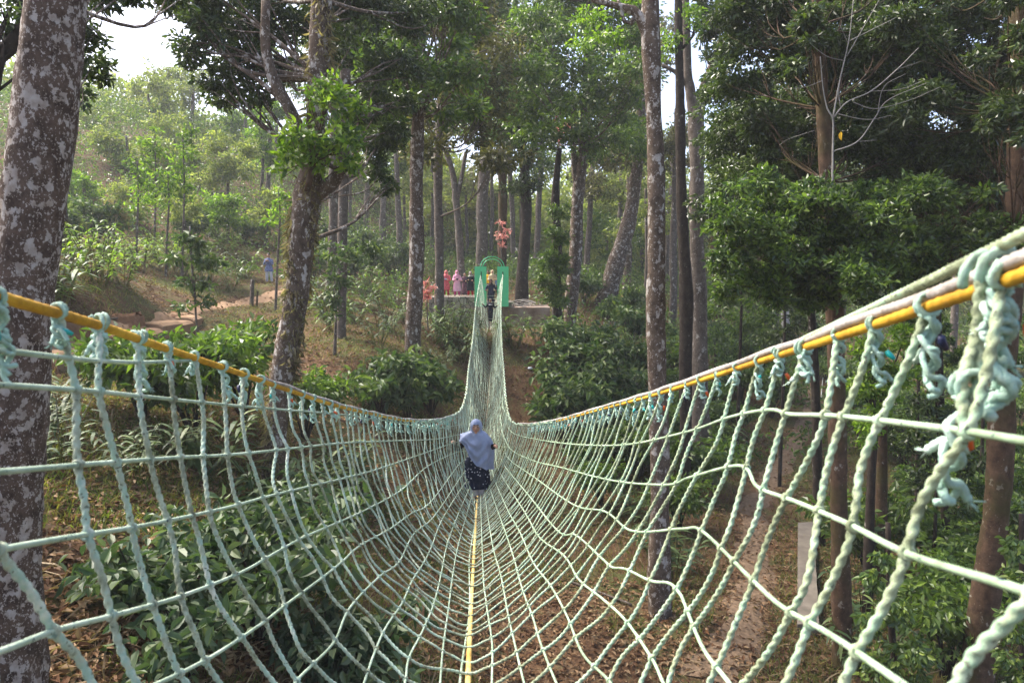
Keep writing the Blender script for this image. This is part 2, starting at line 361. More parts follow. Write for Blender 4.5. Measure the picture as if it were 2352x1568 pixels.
def grid(xs, ys, zf):
    X, Y = np.meshgrid(xs, ys); Z = zf(X, Y); nx = len(xs); ny = len(ys)
    i = np.arange(ny-1)[:, None]; j = np.arange(nx-1)[None]
    return np.stack([X, Y, Z], -1).reshape(-1, 3), np.stack([i*nx+j, i*nx+j+1, (i+1)*nx+j+1, (i+1)*nx+j], -1).reshape(-1, 4)
xs = np.concatenate([-np.geomspace(2500, 32, 22)[:-1], np.arange(-32, 32.01, .25), np.geomspace(32, 2500, 22)[1:]])
ys = np.concatenate([[-900,-200,-60,-20], np.arange(-6, 48, .25), np.geomspace(48, 2500, 46)])
mb = MB(); mb.add(*grid(xs, ys, ground)); structure(mb.obj("ground", M['ground']))

def ribbon(name, pts, width, mat, lift=.035, nx=8, step=.2, edge=.25):
    """trodden strip draped on the ground; pts are image spots on the ground"""
    C = np.array([hit(*p) for p in pts]); C = smoothline(np.c_[C, np.broadcast_to(width, (len(C),))], step)
    T = np.gradient(C[:, :2], axis=0); T /= np.linalg.norm(T, axis=1)[:, None]; S = np.c_[T[:, 1], -T[:, 0]]
    t = np.linspace(-1, 1, nx); wob = 1 + edge * (np.sin(np.arange(len(C))[:, None] * .9 + np.array([[0, 2.]])) * .6 + np.sin(np.arange(len(C))[:, None] * .37 + np.array([[1, 4.]])) + rng.normal(0, .25, (len(C), 2)))
    w_ = np.where(t[None] < 0, wob[:, :1], wob[:, 1:]) * C[:, 3:4] / 2
    X = C[:, None, 0] + S[:, None, 0] * t * w_; Y = C[:, None, 1] + S[:, None, 1] * t * w_
    Z = ground(X, Y) + lift - .05 * np.abs(t)[None] ** 6
    m_ = len(C); i = np.arange(m_-1)[:, None]; j = np.arange(nx-1)[None]
    mb = MB(); mb.add(np.stack([X, Y, Z], -1), np.stack([i*nx+j, i*nx+j+1, (i+1)*nx+j+1, (i+1)*nx+j], -1).reshape(-1, 4))
    return structure(mb.obj(name, mat))
ribbon("footpath", [(1640,1567),(1700,1440),(1735,1320),(1730,1230),(1735,1160),(1780,1090),(1835,1000),(1862,940),(1868,880)], [1.2,1.0,.9,.85,.85,.8,.75,.7,.6], M['path_red'])
ribbon("dirt_path", [(440,722),(500,704),(560,696),(610,688),(650,672),(690,665)], [.6,.7,.8,.9,1.0,1.0], M['path'])
ribbon("dirt_path", [(110,822),(200,800),(290,775),(370,745),(440,724)], [.9,.8,.7,.7,.6], M['path'])

PATHL = [np.array([hit(*p)[:2] for p in q]) for q in ([(1640,1567),(1700,1440),(1735,1320),(1730,1230),(1735,1160),(1780,1090),(1835,1000),(1862,940)], [(110,822),(200,800),(290,775),(370,745),(440,724),(500,704),(560,696),(610,688),(650,672)])]
def offpath(X, Y, d=.5):
    k = np.ones(len(X), bool)
    for q in PATHL:
        q2 = resample(q, .3); 
        for c in q2: k &= (X - c[0]) ** 2 + (Y - c[1]) ** 2 > d * d
    return k
# litter and grass as uncountable cover
def scatter(nn, y0, y1, power=1.0):
    u = rng.random(nn); Y = y0 * (y1 / y0) ** (u ** power); X = (rng.random(nn) * 2 - 1) * Y * .86
    return X, Y
def patch(x, y, s, ph=0): return np.sin(x*s+ph)*np.sin(y*s*1.13+ph*2) + .6*np.sin(x*s*2.3+1.7+ph)*np.sin(y*s*2.1-ph)
mb = MB(); X, Y = scatter(90000, 5.5, 55); k = (patch(X, Y, .55) > -.75) & (offpath(X, Y, .4) | (rng.random(len(X)) < .75)); X = X[k]; Y = Y[k]
P = np.c_[X, Y, ground(X, Y) + .02 + .04 * rng.random(len(X))]; ax = unit(len(X)); ax[:, 2] *= .25
leaves(mb, P, ax, rng.uniform(.08, .19, len(X)), .45, 'diamond', flat=.5); lo = mb.obj("leaf_litter", M['litter'], smooth=False)
tag(lo, "dry brown fallen leaves scattered over the forest floor", "leaf litter", kind='stuff')
mb = MB(); X, Y = scatter(13000, 6, 45); k = (patch(X, Y, .4, 2) > .1) & offpath(X, Y, .5); X = X[k]; Y = Y[k]
P = np.c_[X, Y, ground(X, Y) + .02]; ax = unit(len(X)); ax[:, 2] = np.abs(ax[:, 2]) * .35
leaves(mb, P, ax, rng.uniform(.25, .6, len(X)), .045, 'lance'); lo = mb.obj("dry_straw", M['straw'], smooth=False)
tag(lo, "pale dry stalks and grass strewn across the slopes", "dry grass", kind='stuff')
mb = MB(); X, Y = scatter(150000, 7, 60, .8); k = ((patch(X, Y, .42, 4) > -.35) | ((X > 3.5) & (Y > 12))) & offpath(X, Y, .55); X = X[k]; Y = Y[k]
P = np.c_[X, Y, ground(X, Y)]; ax = unit(len(X)) * .8; ax[:, 2] = .9
leaves(mb, P, ax, rng.uniform(.08, .24, len(X)), .09, 'lance'); lo = mb.obj("grass", M['grass'], smooth=False)
tag(lo, "short green grass growing in patches on the valley floor", "grass", kind='stuff')

# ------------------------------------------------------------------ rope net bridge
def yspline(pts):
    Q = np.array([at(*p) for p in pts]); y = Q[:, 1]; n_ = len(y)
    h = np.diff(y); d = np.diff(Q, axis=0) / h[:, None]; m_ = np.zeros_like(Q)
    m_[1:-1] = (d[:-1] * h[1:, None] + d[1:] * h[:-1, None]) / (h[1:] + h[:-1])[:, None]; m_[0] = d[0]; m_[-1] = d[-1]
    def f(Y):
        Y = np.atleast_1d(np.asarray(Y, float)); i = np.clip(np.searchsorted(y, Y) - 1, 0, n_ - 2); t = ((Y - y[i]) / h[i])[:, None]
        H = h[i][:, None]
        r = (2*t**3-3*t**2+1)*Q[i] + (t**3-2*t**2+t)*H*m_[i] + (-2*t**3+3*t**2)*Q[i+1] + (t**3-t**2)*H*m_[i+1]
        lo = (Y < y[0])[:, None]; r = np.where(lo, Q[0] + m_[0] * (Y - y[0])[:, None], r); r[:, 1] = Y; return r
    return f
railL = yspline([(-420,560,1.05),(0,682,1.5),(210,742,1.95),(365,795,2.5),(515,845,3.2),(645,890,4.3),(750,925,5.4),(850,950,7.0),(950,967,9.2),(1020,962,11.4),(1052,948,13),(1068,915,15.5),(1076,850,20),(1086,775,26),(1093,700,32),(1104,632,38)])
railR = yspline([(2900,440,.72),(2265,660,1.25),(1960,762,1.9),(1720,838,3.0),(1500,908,5.0),(1370,943,7.0),(1280,967,9.2),(1210,976,11.5),(1176,968,13.5),(1164,930,16),(1158,860,20),(1152,775,26),(1151,700,32),(1155,630,38)])
base = yspline([(1040,3300,.7),(1062,2300,1.9),(1075,1568,4.1),(1082,1400,6.0),(1090,1250,9.2),(1098,1125,14),(1108,1030,18.5),(1118,950,23),(1125,860,28),(1127,785,32),(1127,727,35.5),(1129,690,38)])
YEND = 38.0
def surf(side, Y, s):
    """s 0 at the rail .. 1 at the walk rope; vectorised"""
    Y = np.asarray(Y, float); s = np.asarray(s, float); sh = np.broadcast(Y, s).shape
    Y = np.broadcast_to(Y, sh).ravel(); s = np.broadcast_to(s, sh).ravel()[:, None]
    Ra = (railL if side < 0 else railR)(Y); Ba = base(Y); q = .9 if side < 0 else .72
    C = Ra * q + Ba * (1 - q); zz = .22 if side < 0 else .30
    far = np.clip((Y - 12) / 4, 0, 1); q2 = q * (1 - far) + .62 * far
    C[:, 0] = Ra[:, 0] * q2 + Ba[:, 0] * (1 - q2); C[:, 2] = Ba[:, 2] + zz * (Ra[:, 2] - Ba[:, 2])
    P = (1-s)**2 * Ra + 2*(1-s)*s * C + s**2 * Ba
    kf = (np.clip((Y - 33.5) / 4.5, 0, 1) ** 1.3)[:, None]; P = P * (1 - kf) + (Ra + (P - Ra) * .06) * kf; P[:, 1] = Y
    return P.reshape(sh + (3,))
bridge = thing("rope_net_bridge", "long sagging mint green rope net bridge with yellow handrail ropes", "rope bridge", tuple(base(.9)[0]))
gy = np.geomspace(.75, 16, 420); gs = np.linspace(0, 1, 140)
GRID = {}
for sd_ in (-1, 1):
    Yg, Sg = np.meshgrid(gy, gs, indexing='ij'); Pg = surf(sd_, Yg, Sg); u_, v_ = proj(Pg); GRID[sd_] = (Pg.reshape(-1, 3), u_.ravel(), v_.ravel())
def onnet(side, px, py):
    Pg, u_, v_ = GRID[side]; i = np.argmin((u_ - px) ** 2 + (v_ - py) ** 2)
    return at(px, py, Pg[i, 1])
LONG = {-1: [
 [(-150,800),(0,805),(206,827),(330,832),(437,828)],
 [(-150,880),(0,884),(202,897),(337,911),(506,928),(641,940),(788,952),(900,968),(1000,984),(1055,975)],
 [(-150,1090),(0,1083),(236,1063),(398,1051),(573,1040),(788,1017),(900,1012),(1000,1008),(1055,998)],
 [(-160,1300),(0,1262),(148,1235),(347,1203),(526,1164),(641,1133),(788,1098),(870,1076),(961,1045),(1050,1015)],
 [(-160,1540),(0,1495),(131,1446),(270,1410),(422,1366),(557,1312),(634,1268),(702,1231),(788,1194),(846,1167),(924,1123),(984,1069),(1050,1038)],
 [(130,1660),(364,1568),(496,1501),(607,1427),(654,1390),(749,1319),(788,1287),(829,1251),(900,1211),(947,1177),(991,1150),(1058,1062)],
 [(600,1690),(678,1568),(715,1528),(769,1471),(805,1393),(873,1322),(917,1289),(951,1225),(1001,1180),(1066,1085)],
 [(790,1700),(836,1568),(859,1501),(886,1440),(924,1383),(947,1332),(971,1295),(991,1255),(1020,1184),(1074,1100)],
 [(900,1700),(930,1568),(940,1508),(971,1447),(998,1380),(1015,1309),(1025,1258),(1044,1201),(1082,1112)],
 [(1000,1700),(1011,1568),(1018,1484),(1032,1383),(1040,1319),(1056,1238),(1089,1122)]],
 1: [
 [(2600,1050),(2352,1012),(2180,985),(1922,955),(1814,951),(1766,941),(1675,958),(1564,995),(1423,1022),(1308,1019),(1230,1008),(1180,995)],
 [(2600,1450),(2352,1356),(2087,1272),(1945,1201),(1824,1150),(1739,1117),(1699,1069),(1584,1096),(1524,1113),(1396,1101),(1288,1073),(1221,1056),(1172,1030)],
 [(2250,1690),(2070,1568),(1908,1457),(1793,1390),(1723,1326),(1611,1218),(1564,1214),(1450,1218),(1389,1174),(1315,1157),(1231,1098),(1166,1050)],
 [(1750,1680),(1675,1568),(1615,1488),(1574,1390),(1564,1366),(1538,1339),(1494,1333),(1437,1306),(1406,1302),(1383,1282),(1322,1228),(1281,1218),(1217,1140),(1156,1065)],
 [(1590,1690),(1524,1568),(1497,1511),(1437,1424),(1386,1376),(1329,1329),(1295,1275),(1237,1231),(1205,1175),(1146,1080)],
 [(1470,1690),(1403,1568),(1339,1501),(1302,1413),(1264,1343),(1224,1289),(1194,1221),(1163,1164),(1134,1095)],
 [(1340,1700),(1278,1568),(1241,1474),(1224,1417),(1197,1343),(1170,1248),(1122,1108)],
 [(1240,1690),(1204,1568),(1180,1467),(1167,1410),(1150,1319),(1129,1238),(1112,1118)],
 [(1135,1690),(1130,1568),(1130,1474),(1116,1376),(1109,1296),(1104,1122)]]}
LINES = {-1: [], 1: []}
for side in (-1, 1):
    L_ = LONG[side]; kmax = len(L_)
    for k, pl in enumerate(L_):
        Q = [onnet(side, *p) for p in pl]; Q = [q for i, q in enumerate(Q) if i == 0 or q[1] > Q[i-1][1] + .01] if True else Q
        s1 = (k + 1) / (kmax + 1)
        if not (side < 0 and k == 0):
            yy = np.arange(max(14.6, Q[-1][1] + .6), YEND, 1.1); far = surf(side, yy, np.full(len(yy), s1)); far += rng.normal(0, .02, far.shape); Q = Q + list(far)
        C = smoothline(Q, .05); mb = MB()
        cut = np.argmax(C[:, 1] > 9) or len(C)
        tube(mb, C[:cut+1], .0070, 8, cap=False); LINES[side].append(C[:cut+1]); 
        if cut < len(C) - 4: tube(mb, C[cut::3], .0066, 5, cap=False)
        mb.obj("net_rope", M['net_flat'], bridge)
# extra thin longitudinals beyond the walker where the netting bunches
cy = [.86, 1.2]
while cy[-1] < YEND - .5:
    y_ = cy[-1]; cy.append(y_ + (.30 if y_ < 4.5 else .22 if y_ < 9 else .165 if y_ < 16 else .24) * rng.uniform(.82, 1.18))
CR = np.array(cy[:-1]); near_n = 96
stuffmb = MB(); cross_rail = {-1: [], 1: []}
for i, y_ in enumerate(CR):
    s = np.concatenate([np.linspace(0, 1, 60), np.linspace(1, 0, 60)[1:]])
    sid = np.concatenate([np.full(60, -1), np.full(59, 1)])
    A1 = .055 if y_ < 10 else .03; ph = rng.random(4) * 6.28; lean = rng.normal(0, .03)
    tt = np.linspace(-1, 1, 119); wy = A1 * (np.sin(tt * 13 + ph[0]) + .6 * np.sin(tt * 23 + ph[1])) + lean * tt
    endf = np.clip((1 - np.abs(tt)) * 8, 0, 1); lf = -.10 * np.clip(1 - np.abs(tt + .8) * 5, 0, 1) * (y_ < 5)
    Yv = np.clip(y_ + wy * endf + lf, .6, YEND)
    P = np.empty((119, 3)); P[:60] = surf(-1, Yv[:60], s[:60]); P[60:] = surf(1, Yv[60:], s[60:])
    P += np.outer(np.sin(tt * 17 + ph[2]) * endf, [.012, 0, .012])
    ties = []
    if y_ < 9:
        for sde, sl_ in ((-1, slice(0, 60)), (1, slice(59, 119))):
            for Ln in LINES[sde]:
                Pp = P[sl_]; dd = np.linalg.norm(Pp[:, None] - Ln[None], axis=2); a_, b_ = np.unravel_index(np.argmin(dd), dd.shape)
                if dd[a_, b_] < .09 and 2 < a_ < len(Pp) - 3:
                    w_ = np.exp(-((np.arange(len(Pp)) - a_) / 2.2) ** 2)[:, None]; P[sl_] = Pp + (Ln[b_] - Pp[a_]) * w_; tv = Ln[min(b_ + 1, len(Ln) - 1)] - Ln[max(b_ - 1, 0)]; ties.append((Ln[b_], tv / np.linalg.norm(tv)))
    C = P
    if y_ < 4.2: C = smoothline(C[::2], .0065); rr, si, tw, lb, am = .0082, 10, .065, 2, .36
    elif y_ < 8: C = smoothline(C[::2], .010); rr, si, tw, lb, am = .0078, 7, .07, 2, .34
    elif y_ < 15: C = smoothline(C[::2], .022); rr, si, tw, lb, am = .0072, 5, .13, 2, .3
    else: C = C[::3]; rr, si, tw, lb, am = .0075, 4, .2, 0, 0
    if i < near_n:
        mb = MB(); tube(mb, C, rr, si, tw, lb, am, cap=False)
        for c_, tv in ties:
            n1 = np.cross(tv, [0, 0, 1.]); n1 /= np.linalg.norm(n1); n2 = np.cross(tv, n1); a_ = np.linspace(0, 2 * np.pi * 1.4, 14) + rng.random() * 6
            tube(mb, c_ + tv * np.linspace(-.008, .008, 14)[:, None] + (np.cos(a_)[:, None] * n1 + np.sin(a_)[:, None] * n2) * rng.uniform(.0095, .012), .0062, 5, cap=False)
        mb.obj("cross_rope", M['net'], bridge)
    else: tube(stuffmb, C, rr, si, tw, lb, am, cap=False)
if stuffmb.n:
    so_ = stuffmb.obj("cross_rope", M['net'], bridge); so_['kind'] = 'stuff'
# handrails, grey guard rope, walk rope
def railtube(name, f, y0, y1, off, r, mat, twist=.12, lobes=3, amp=.10, wob=0.0, step=.012):
    yy = np.concatenate([np.arange(y0, min(6, y1), .05), np.arange(6, y1, .3)]) if y0 < 6 else np.arange(y0, y1, .3)
    C = f(yy) + np.array(off); C = C + wob * np.c_[np.sin(yy * 9), 0 * yy, np.sin(yy * 7 + 1)] * .01
    mb = MB(); C = smoothline(C, step); cut = len(C) if y1 < 6.5 else np.argmax(C[:, 1] > 6)
    if cut > 1: tube(mb, C[:cut+1], r, 12, twist, lobes, amp, cap=True)
    if cut < len(C): tube(mb, C[cut::8], r, 7, cap=False)
    return mb.obj(name, mat, bridge)
railtube("handrail_rope", railL, -1.0, 9.6, (0, 0, 0), .0135, M['yellow'], .05, 3, .13)
railtube("handrail_rope", railR, -1.0, 9.6, (0, 0, 0), .0125, M['yellow'], .05, 3, .13)
g1 = railtube("guard_rope", railR, -1.0, 12.5, (0, 0, .027), .0125, M['grey'], .06, 3, .28, .25); g1['label'] = "grey twisted guard rope lashed to the yellow handrail"
railtube("guard_rope", railL, 3.9, 12.5, (0.0, 0, .024), .010, M['grey'], .07, 3, .2, .5)
yy = np.arange(-1.0, 2.35, .04); C = railR(yy) + np.c_[0*yy, 0*yy, .028 + .05 * (2.35 - yy) / 1.5]
mb = MB(); tube(mb, smoothline(C, .006), .0105, 9, .055, 3, .28); mb.obj("guard_rope", M['net'], bridge)
railtube("walk_rope", base, 1.9, 13.6, (0, 0, -.004), .0195, M['walk'], .06, 3, .05)
railtube("walk_rope", base, 13.6, YEND, (0, 0, -.004), .010, plain("pale_walk_rope", (.42,.38,.26), .7), .06, 3, .05)
yy = np.arange(1.9, 16, .2); mb = MB(); C = base(yy) + np.c_[-.035 + .02*np.sin(yy*1.3), 0*yy, .01*np.sin(yy*2)]; tube(mb, smoothline(C, .05), .009, 6); mb.obj("net_rope", M['net_flat'], bridge)
# the stranded edge of the far net
for f in (railL, railR):
    yy = np.arange(9.5, YEND, .12); C = f(yy) + np.c_[.02*np.sin(yy*37), 0*yy, .02*np.sin(yy*29)]; mb = MB(); tube(mb, C, .016, 5, cap=False, rough=.15); mb.obj("edge_lashing", M['net'], bridge)

# knots: coiled lashings at the top of every cross rope
def knotmesh(seed, drop=.10, big=1.0):
    r_ = np.random.default_rng(seed); mb = MB(); R_ = .0055
    t = np.linspace(0, 1, 54); a = t * 2 * np.pi * 2.2 + r_.random() * 6         # turns round the rail
    C = np.c_[np.cos(a) * .0185, (t - .5) * .04 + .004 * np.sin(t * 14), np.sin(a) * .019]; C += np.cumsum(r_.normal(0, .0006, C.shape), 0); tube(mb, C * big, R_ * big, 6, .03, 3, .25)
    for q in range(3):                                                           # strands pulled over and under each other
        k_ = 9; z = -.02 - np.linspace(0, 1, k_) * drop * (.8 + .4 * r_.random()); rad = .011 + .006 * r_.random(k_); a = np.linspace(0, 2 * np.pi * r_.uniform(1.2, 2.4), k_) + r_.random() * 6 + r_.normal(0, .4, k_)
        C = np.c_[np.cos(a) * rad, np.sin(a) * rad, z + r_.normal(0, .006, k_)]; tube(mb, smoothline(C * big, .004), R_ * big * r_.uniform(.85, 1.15), 6, .028, 3, .25)
    for q in range(2):                                                           # loose ragged ends
        e = np.array([r_.normal(0, .008), r_.normal(0, .008), -.02 - drop * r_.uniform(.3, .9)]); dr = np.array([r_.normal(0, .8), r_.normal(0, .8), -.3]); dr /= np.linalg.norm(dr); L_ = r_.uniform(.02, .045)
        C = smoothline(np.array([e, e + dr * L_ * .5, e + dr * L_ + [0, 0, -.02]]) * big, .005); tube(mb, C, R_ * big * np.linspace(1, 1.15, len(C)), 6, .028, 3, .25)
        for _ in range(5): tube(mb, np.array([C[-1], C[-1] + (dr * .01 + r_.normal(0, .006, 3) + [0, 0, -.006]) * big]), .0011 * big, 3)
    return mb.mesh("knot", M['knot'])
KM = [knotmesh(i, .07 + .03 * (i % 4)) for i in range(9)]; KB = knotmesh(33, .14, 1.4)
def tapemesh(seed):
    r_ = np.random.default_rng(seed); mb = MB(); tube(mb, np.array([(0,0,0),(.002,.002,-.012),(.004+r_.normal(0,.004),0,-.03)]), np.array([.0065,.008,.0055]), 7); return mb
TM = [tapemesh(i).mesh("tape_end", M[k]) for i, k in enumerate(['tape_teal','tape_teal','tape_orange','tape_navy'])]
def knot_at(P, me, rz, sc, tape=None):
    o = bpy.data.objects.new("knot", me); COL.objects.link(o); o.parent = bridge; o.matrix_parent_inverse = Matrix.Translation(-bridge.location)
    o.location = P; o.rotation_euler = (rng.normal(0, .1), rng.normal(0, .1), rz); o.scale = (sc,) * 3
    if tape is not None:
        t_ = bpy.data.objects.new("tape_end", tape); COL.objects.link(t_); t_.parent = o
        t_.location = (rng.normal(0, .012), -.016, -.05 - rng.random() * .04); t_.rotation_euler = (rng.normal(0, .4), rng.normal(0, .4), 0)
kc = 0
for side, f in ((-1, railL), (1, railR)):
    for i, y_ in enumerate(CR):
        if y_ > 12.5 or kc > 99: break
        P = f(y_)[0]; yy = f(y_ + .05)[0] - P; rz = math.atan2(-yy[0], yy[1]); sc = rng.uniform(.85, 1.2)
        me = KM[int(rng.integers(9))]
        tp = TM[int(rng.integers(4))] if rng.random() < .6 else None
        knot_at(P + [0, 0, .008], me, rz + rng.choice([0, .3, -.3]), sc, tp); kc += 1
        if kc > 98: break
k0 = railR(1.22)[0]; knot_at(k0 + [0, 0, .025], KB, .3, 1.15, TM[0]); knot_at(onnet(1, 2225, 880), KM[3], 0, 1.3, TM[2])
P = onnet(1, 2245, 760); Q = onnet(1, 2215, 985); mb = MB()
for q in (-1, 1):
    C = smoothline(np.array([P + [.0,0,.09], P, (P+Q)/2 + [.014*q,0,0], Q]), .006); tube(mb, C, .0095, 8, .05, 2, .3)
mb.obj("net_rope", M['net'], bridge)

# ------------------------------------------------------------------ trees
LM = [  # landmarks used to word the labels
 ("the huge lichen-spotted trunk", 60, 600), ("the vine-clad forked tree", 690, 560), ("the banded trunk", 955, 650),
 ("the green portal", 1130, 650), ("the plaster wall", 1215, 735), ("the leaning trunk", 1430, 600), ("the tall spotted trunk", 1508, 800),
 ("the red-brown trunk", 1920, 1000), ("the footpath", 1740, 1250), ("the earth steps", 330, 760), ("the hillside walker", 620, 620),
 ("the left netting", 450, 1300), ("the thick right-edge trunk", 2310, 950), ("the net's sagging bottom", 1150, 1350), ("the concrete parapet", 1850, 1400), ("the bleached sapling", 1980, 250)]
USED = {}
def where(px, py):
    nm, x, y = min(LM, key=lambda l: (l[1]-px)**2 + (l[2]-py)**2); dx, dy = px - x, py - y; d = math.hypot(dx, dy)
    far = "just " if d < 90 else "" if d < 200 else "well "
    if abs(dx) > abs(dy) * 1.6: rel = "left of" if dx < 0 else "right of"
    elif abs(dy) > abs(dx) * 1.6: rel = "above" if dy < 0 else "below"
    else: rel = ("above and " if dy < 0 else "below and ") + ("left of" if dx < 0 else "right of")
    return far + rel + " " + nm
ORD = ["", ", a second one there", ", a third one there", ", a fourth one there", ", a fifth one there", ", a sixth one there", ", a seventh one there", ", an eighth one there"]
ORDN = ["", "second ", "third ", "fourth ", "fifth ", "sixth ", "seventh ", "eighth ", "ninth "]
def lab(desc, px, py):
    w_ = where(px, py); k_ = USED.get(desc + w_, 0); USED[desc + w_] = k_ + 1
    return ORDN[min(k_, 8)] + desc + " " + w_

def trunk_pts(pts, Y, step=.18):
    """pts (px,py,width px[,Y]) from base up"""
    Q = []
    for p in pts:
        y_ = p[3] if len(p) > 3 else Y; Q.append([*at(p[0], p[1], y_), p[2] * mpp(y_) / 2])
    return np.array(Q)
def treetube(mb, Q, sides=14, step=.2, base_on=False, rough=.035):
    Q = np.array(Q)
    if base_on:
        gz = G(Q[0, 0], Q[0, 1])
        if Q[0, 2] > gz:
            d = (Q[1, :3] - Q[0, :3]); d /= max(.2, abs(d[2])); k_ = (Q[0, 2] - gz + .25); q0 = Q[0].copy(); q0[:3] -= np.array([d[0], d[1], 1]) * k_; q0[3] *= 1.15
            Q = np.vstack([q0, Q])
        Q[0, 3] *= 1.2
    C = smoothline(Q, step); L = len(C); s_ = np.cumsum(np.full(L, step))
    wob = np.c_[np.sin(s_ * 1.1 + Q[0, 0]), np.cos(s_ * .9), 0 * s_] * (C[:, 3:4] * .12)
    tube(mb, C[:, :3] + wob, C[:, 3] * (1 + .05 * np.sin(s_ * 2.3 + Q[0, 0] * 5)), sides, rough=rough)
DENS = 1.15
def blobs_leaves(mb, blobs, leaf, cov, kind='diamond', width=.45, droop=.35, zs=.85, spread=.44, sub=None):
    for b in blobs:
        x, y, r = b[:3]; Y = b[3]; asp = b[4] if len(b) > 4 else 1.0
        c = at(x, y, Y); rm = r * mpp(Y); area = math.pi * rm * rm * asp
        nn = int(cov * area / (leaf * leaf * width * .5) * DENS); nn = max(nn, 20)
        P, ax = clumpy(nn, c, (rm, rm * zs, rm * asp), sub=sub or max(9, int(10 + rm * 5)), droop=droop, spread=spread)
        leaves(mb, P, ax, leaf * rng.uniform(.65, 1.25, nn), width, kind)
def tree(name, desc, cat, pts, Y, bark, blobs=(), leaf=.16, cov=2.2, lm='leaf_dark', kind='diamond', limbs=(), group=None, sides=14, width=.45, autolimb=True, label=None, base_on=True, droop=.35, extra=None):
    Q = trunk_pts(pts, Y); bx, by = pts[0][0], pts[0][1]
    g = min(Q[0, 2], G(Q[0, 0], Q[0, 1])) if base_on else Q[0, 2]
    mid = pts[len(pts) // 2]
    t = thing(name, label or lab(desc, mid[0], min(max(mid[1], 0), 1500)), cat, (float(Q[0, 0]), float(Q[0, 1]), float(g)), group)
    mb = MB(); treetube(mb, Q, sides, base_on=base_on)
    for l in limbs: treetube(mb, trunk_pts(l, Y), 9, .2)
    if autolimb and blobs:
        top = Q[len(Q) // 2:, :]
        for b in blobs:
            if b[2] < 25: continue
            c = at(*b[:2], b[3]); j = int(np.argmin(np.abs(Q[:, 2] - (c[2] - 1.2)))); s0 = Q[max(1, j)]
            r0 = min(s0[3] * .4, .05 if name not in ('broadleaf_tree', 'big_tree') else .022); mdl = (s0[:3] + c) / 2 + [0, 0, -.1 * np.linalg.norm(c - s0[:3]) * rng.uniform(.2, 1.4)] + rng.normal(0, .15, 3)
            if np.linalg.norm(c - s0[:3]) > 9: continue
            treetube(mb, [[*s0[:3], r0], [*mdl, r0 * .7], [*c, r0 * .25]], 6, .3)
            for _ in range(3):
                e = c + unit(1)[0] * b[2] * mpp(b[3]) * .8; treetube(mb, [[*mdl, r0 * .4], [*((mdl + e) / 2 + rng.normal(0, .1, 3)), r0 * .3], [*e, r0 * .1]], 5, .3)
    mb.obj("trunk", M[bark], t)
    if blobs:
        mb = MB(); blobs_leaves(mb, blobs, leaf, cov, kind, width, droop); mb.obj("crown", M[lm], t, smooth=False)
    if extra: extra(t, Q)
    return t

def rb(x0, y0, x1, y1, n_, r, Y0, Y1, asp=.85, keep=None):
    """n_ uneven foliage masses over a window of the wood"""
    o = []; tries = 0
    while len(o) < n_ and tries < 400:
        tries += 1; x = random.uniform(x0, x1); y = random.uniform(y0, y1); q = random.uniform(.65, 1.25) * r
        if keep and not keep(x, y): continue
        if all(math.hypot(x - a[0], y - a[1]) > .55 * (q + a[2]) * .6 for a in o): o.append((x, y, q, random.uniform(Y0, Y1), asp))
    return o

# the huge near trunk on the left
tree("big_tree", "", "tree", [(-12,1640,150),(28,1100,142),(50,800,138),(62,600,132),(90,300,120),(117,0,115),(136,-220,108)], 6.0, 'bark_big',
     [(195,60,52,8.2,1.2),(212,150,46,8.5,1.1),(180,215,42,8.4,.9),(235,-30,60,8,1),(160,120,30,8.3,1.2),(300,-25,62,8.3,.6),(390,-15,60,8.6,.6)], .085, 2.3, 'leaf_dark', 'ovate', label="massive dark trunk covered in white and pink lichen at the left edge", sides=28)
tree("shade_tree", "", "tree", [(142,560,32),(140,400,28),(150,260,24)], 27, 'bark_dark', label="slim dark trunk half hidden right behind the massive lichen trunk")
tree("shade_tree", "", "tree", [(-60,700,50),(-50,300,46),(-20,150,40),(20,110,32),(48,60,24),(50,0,20)], 9, 'bark_dark', [(30,10,40,9,1),(60,40,22,8.8,1),(15,60,26,9,1)], .1, 1.6, 'leaf_dark', 'ovate', label="dark crooked limb with sparse leaves at the upper left corner")
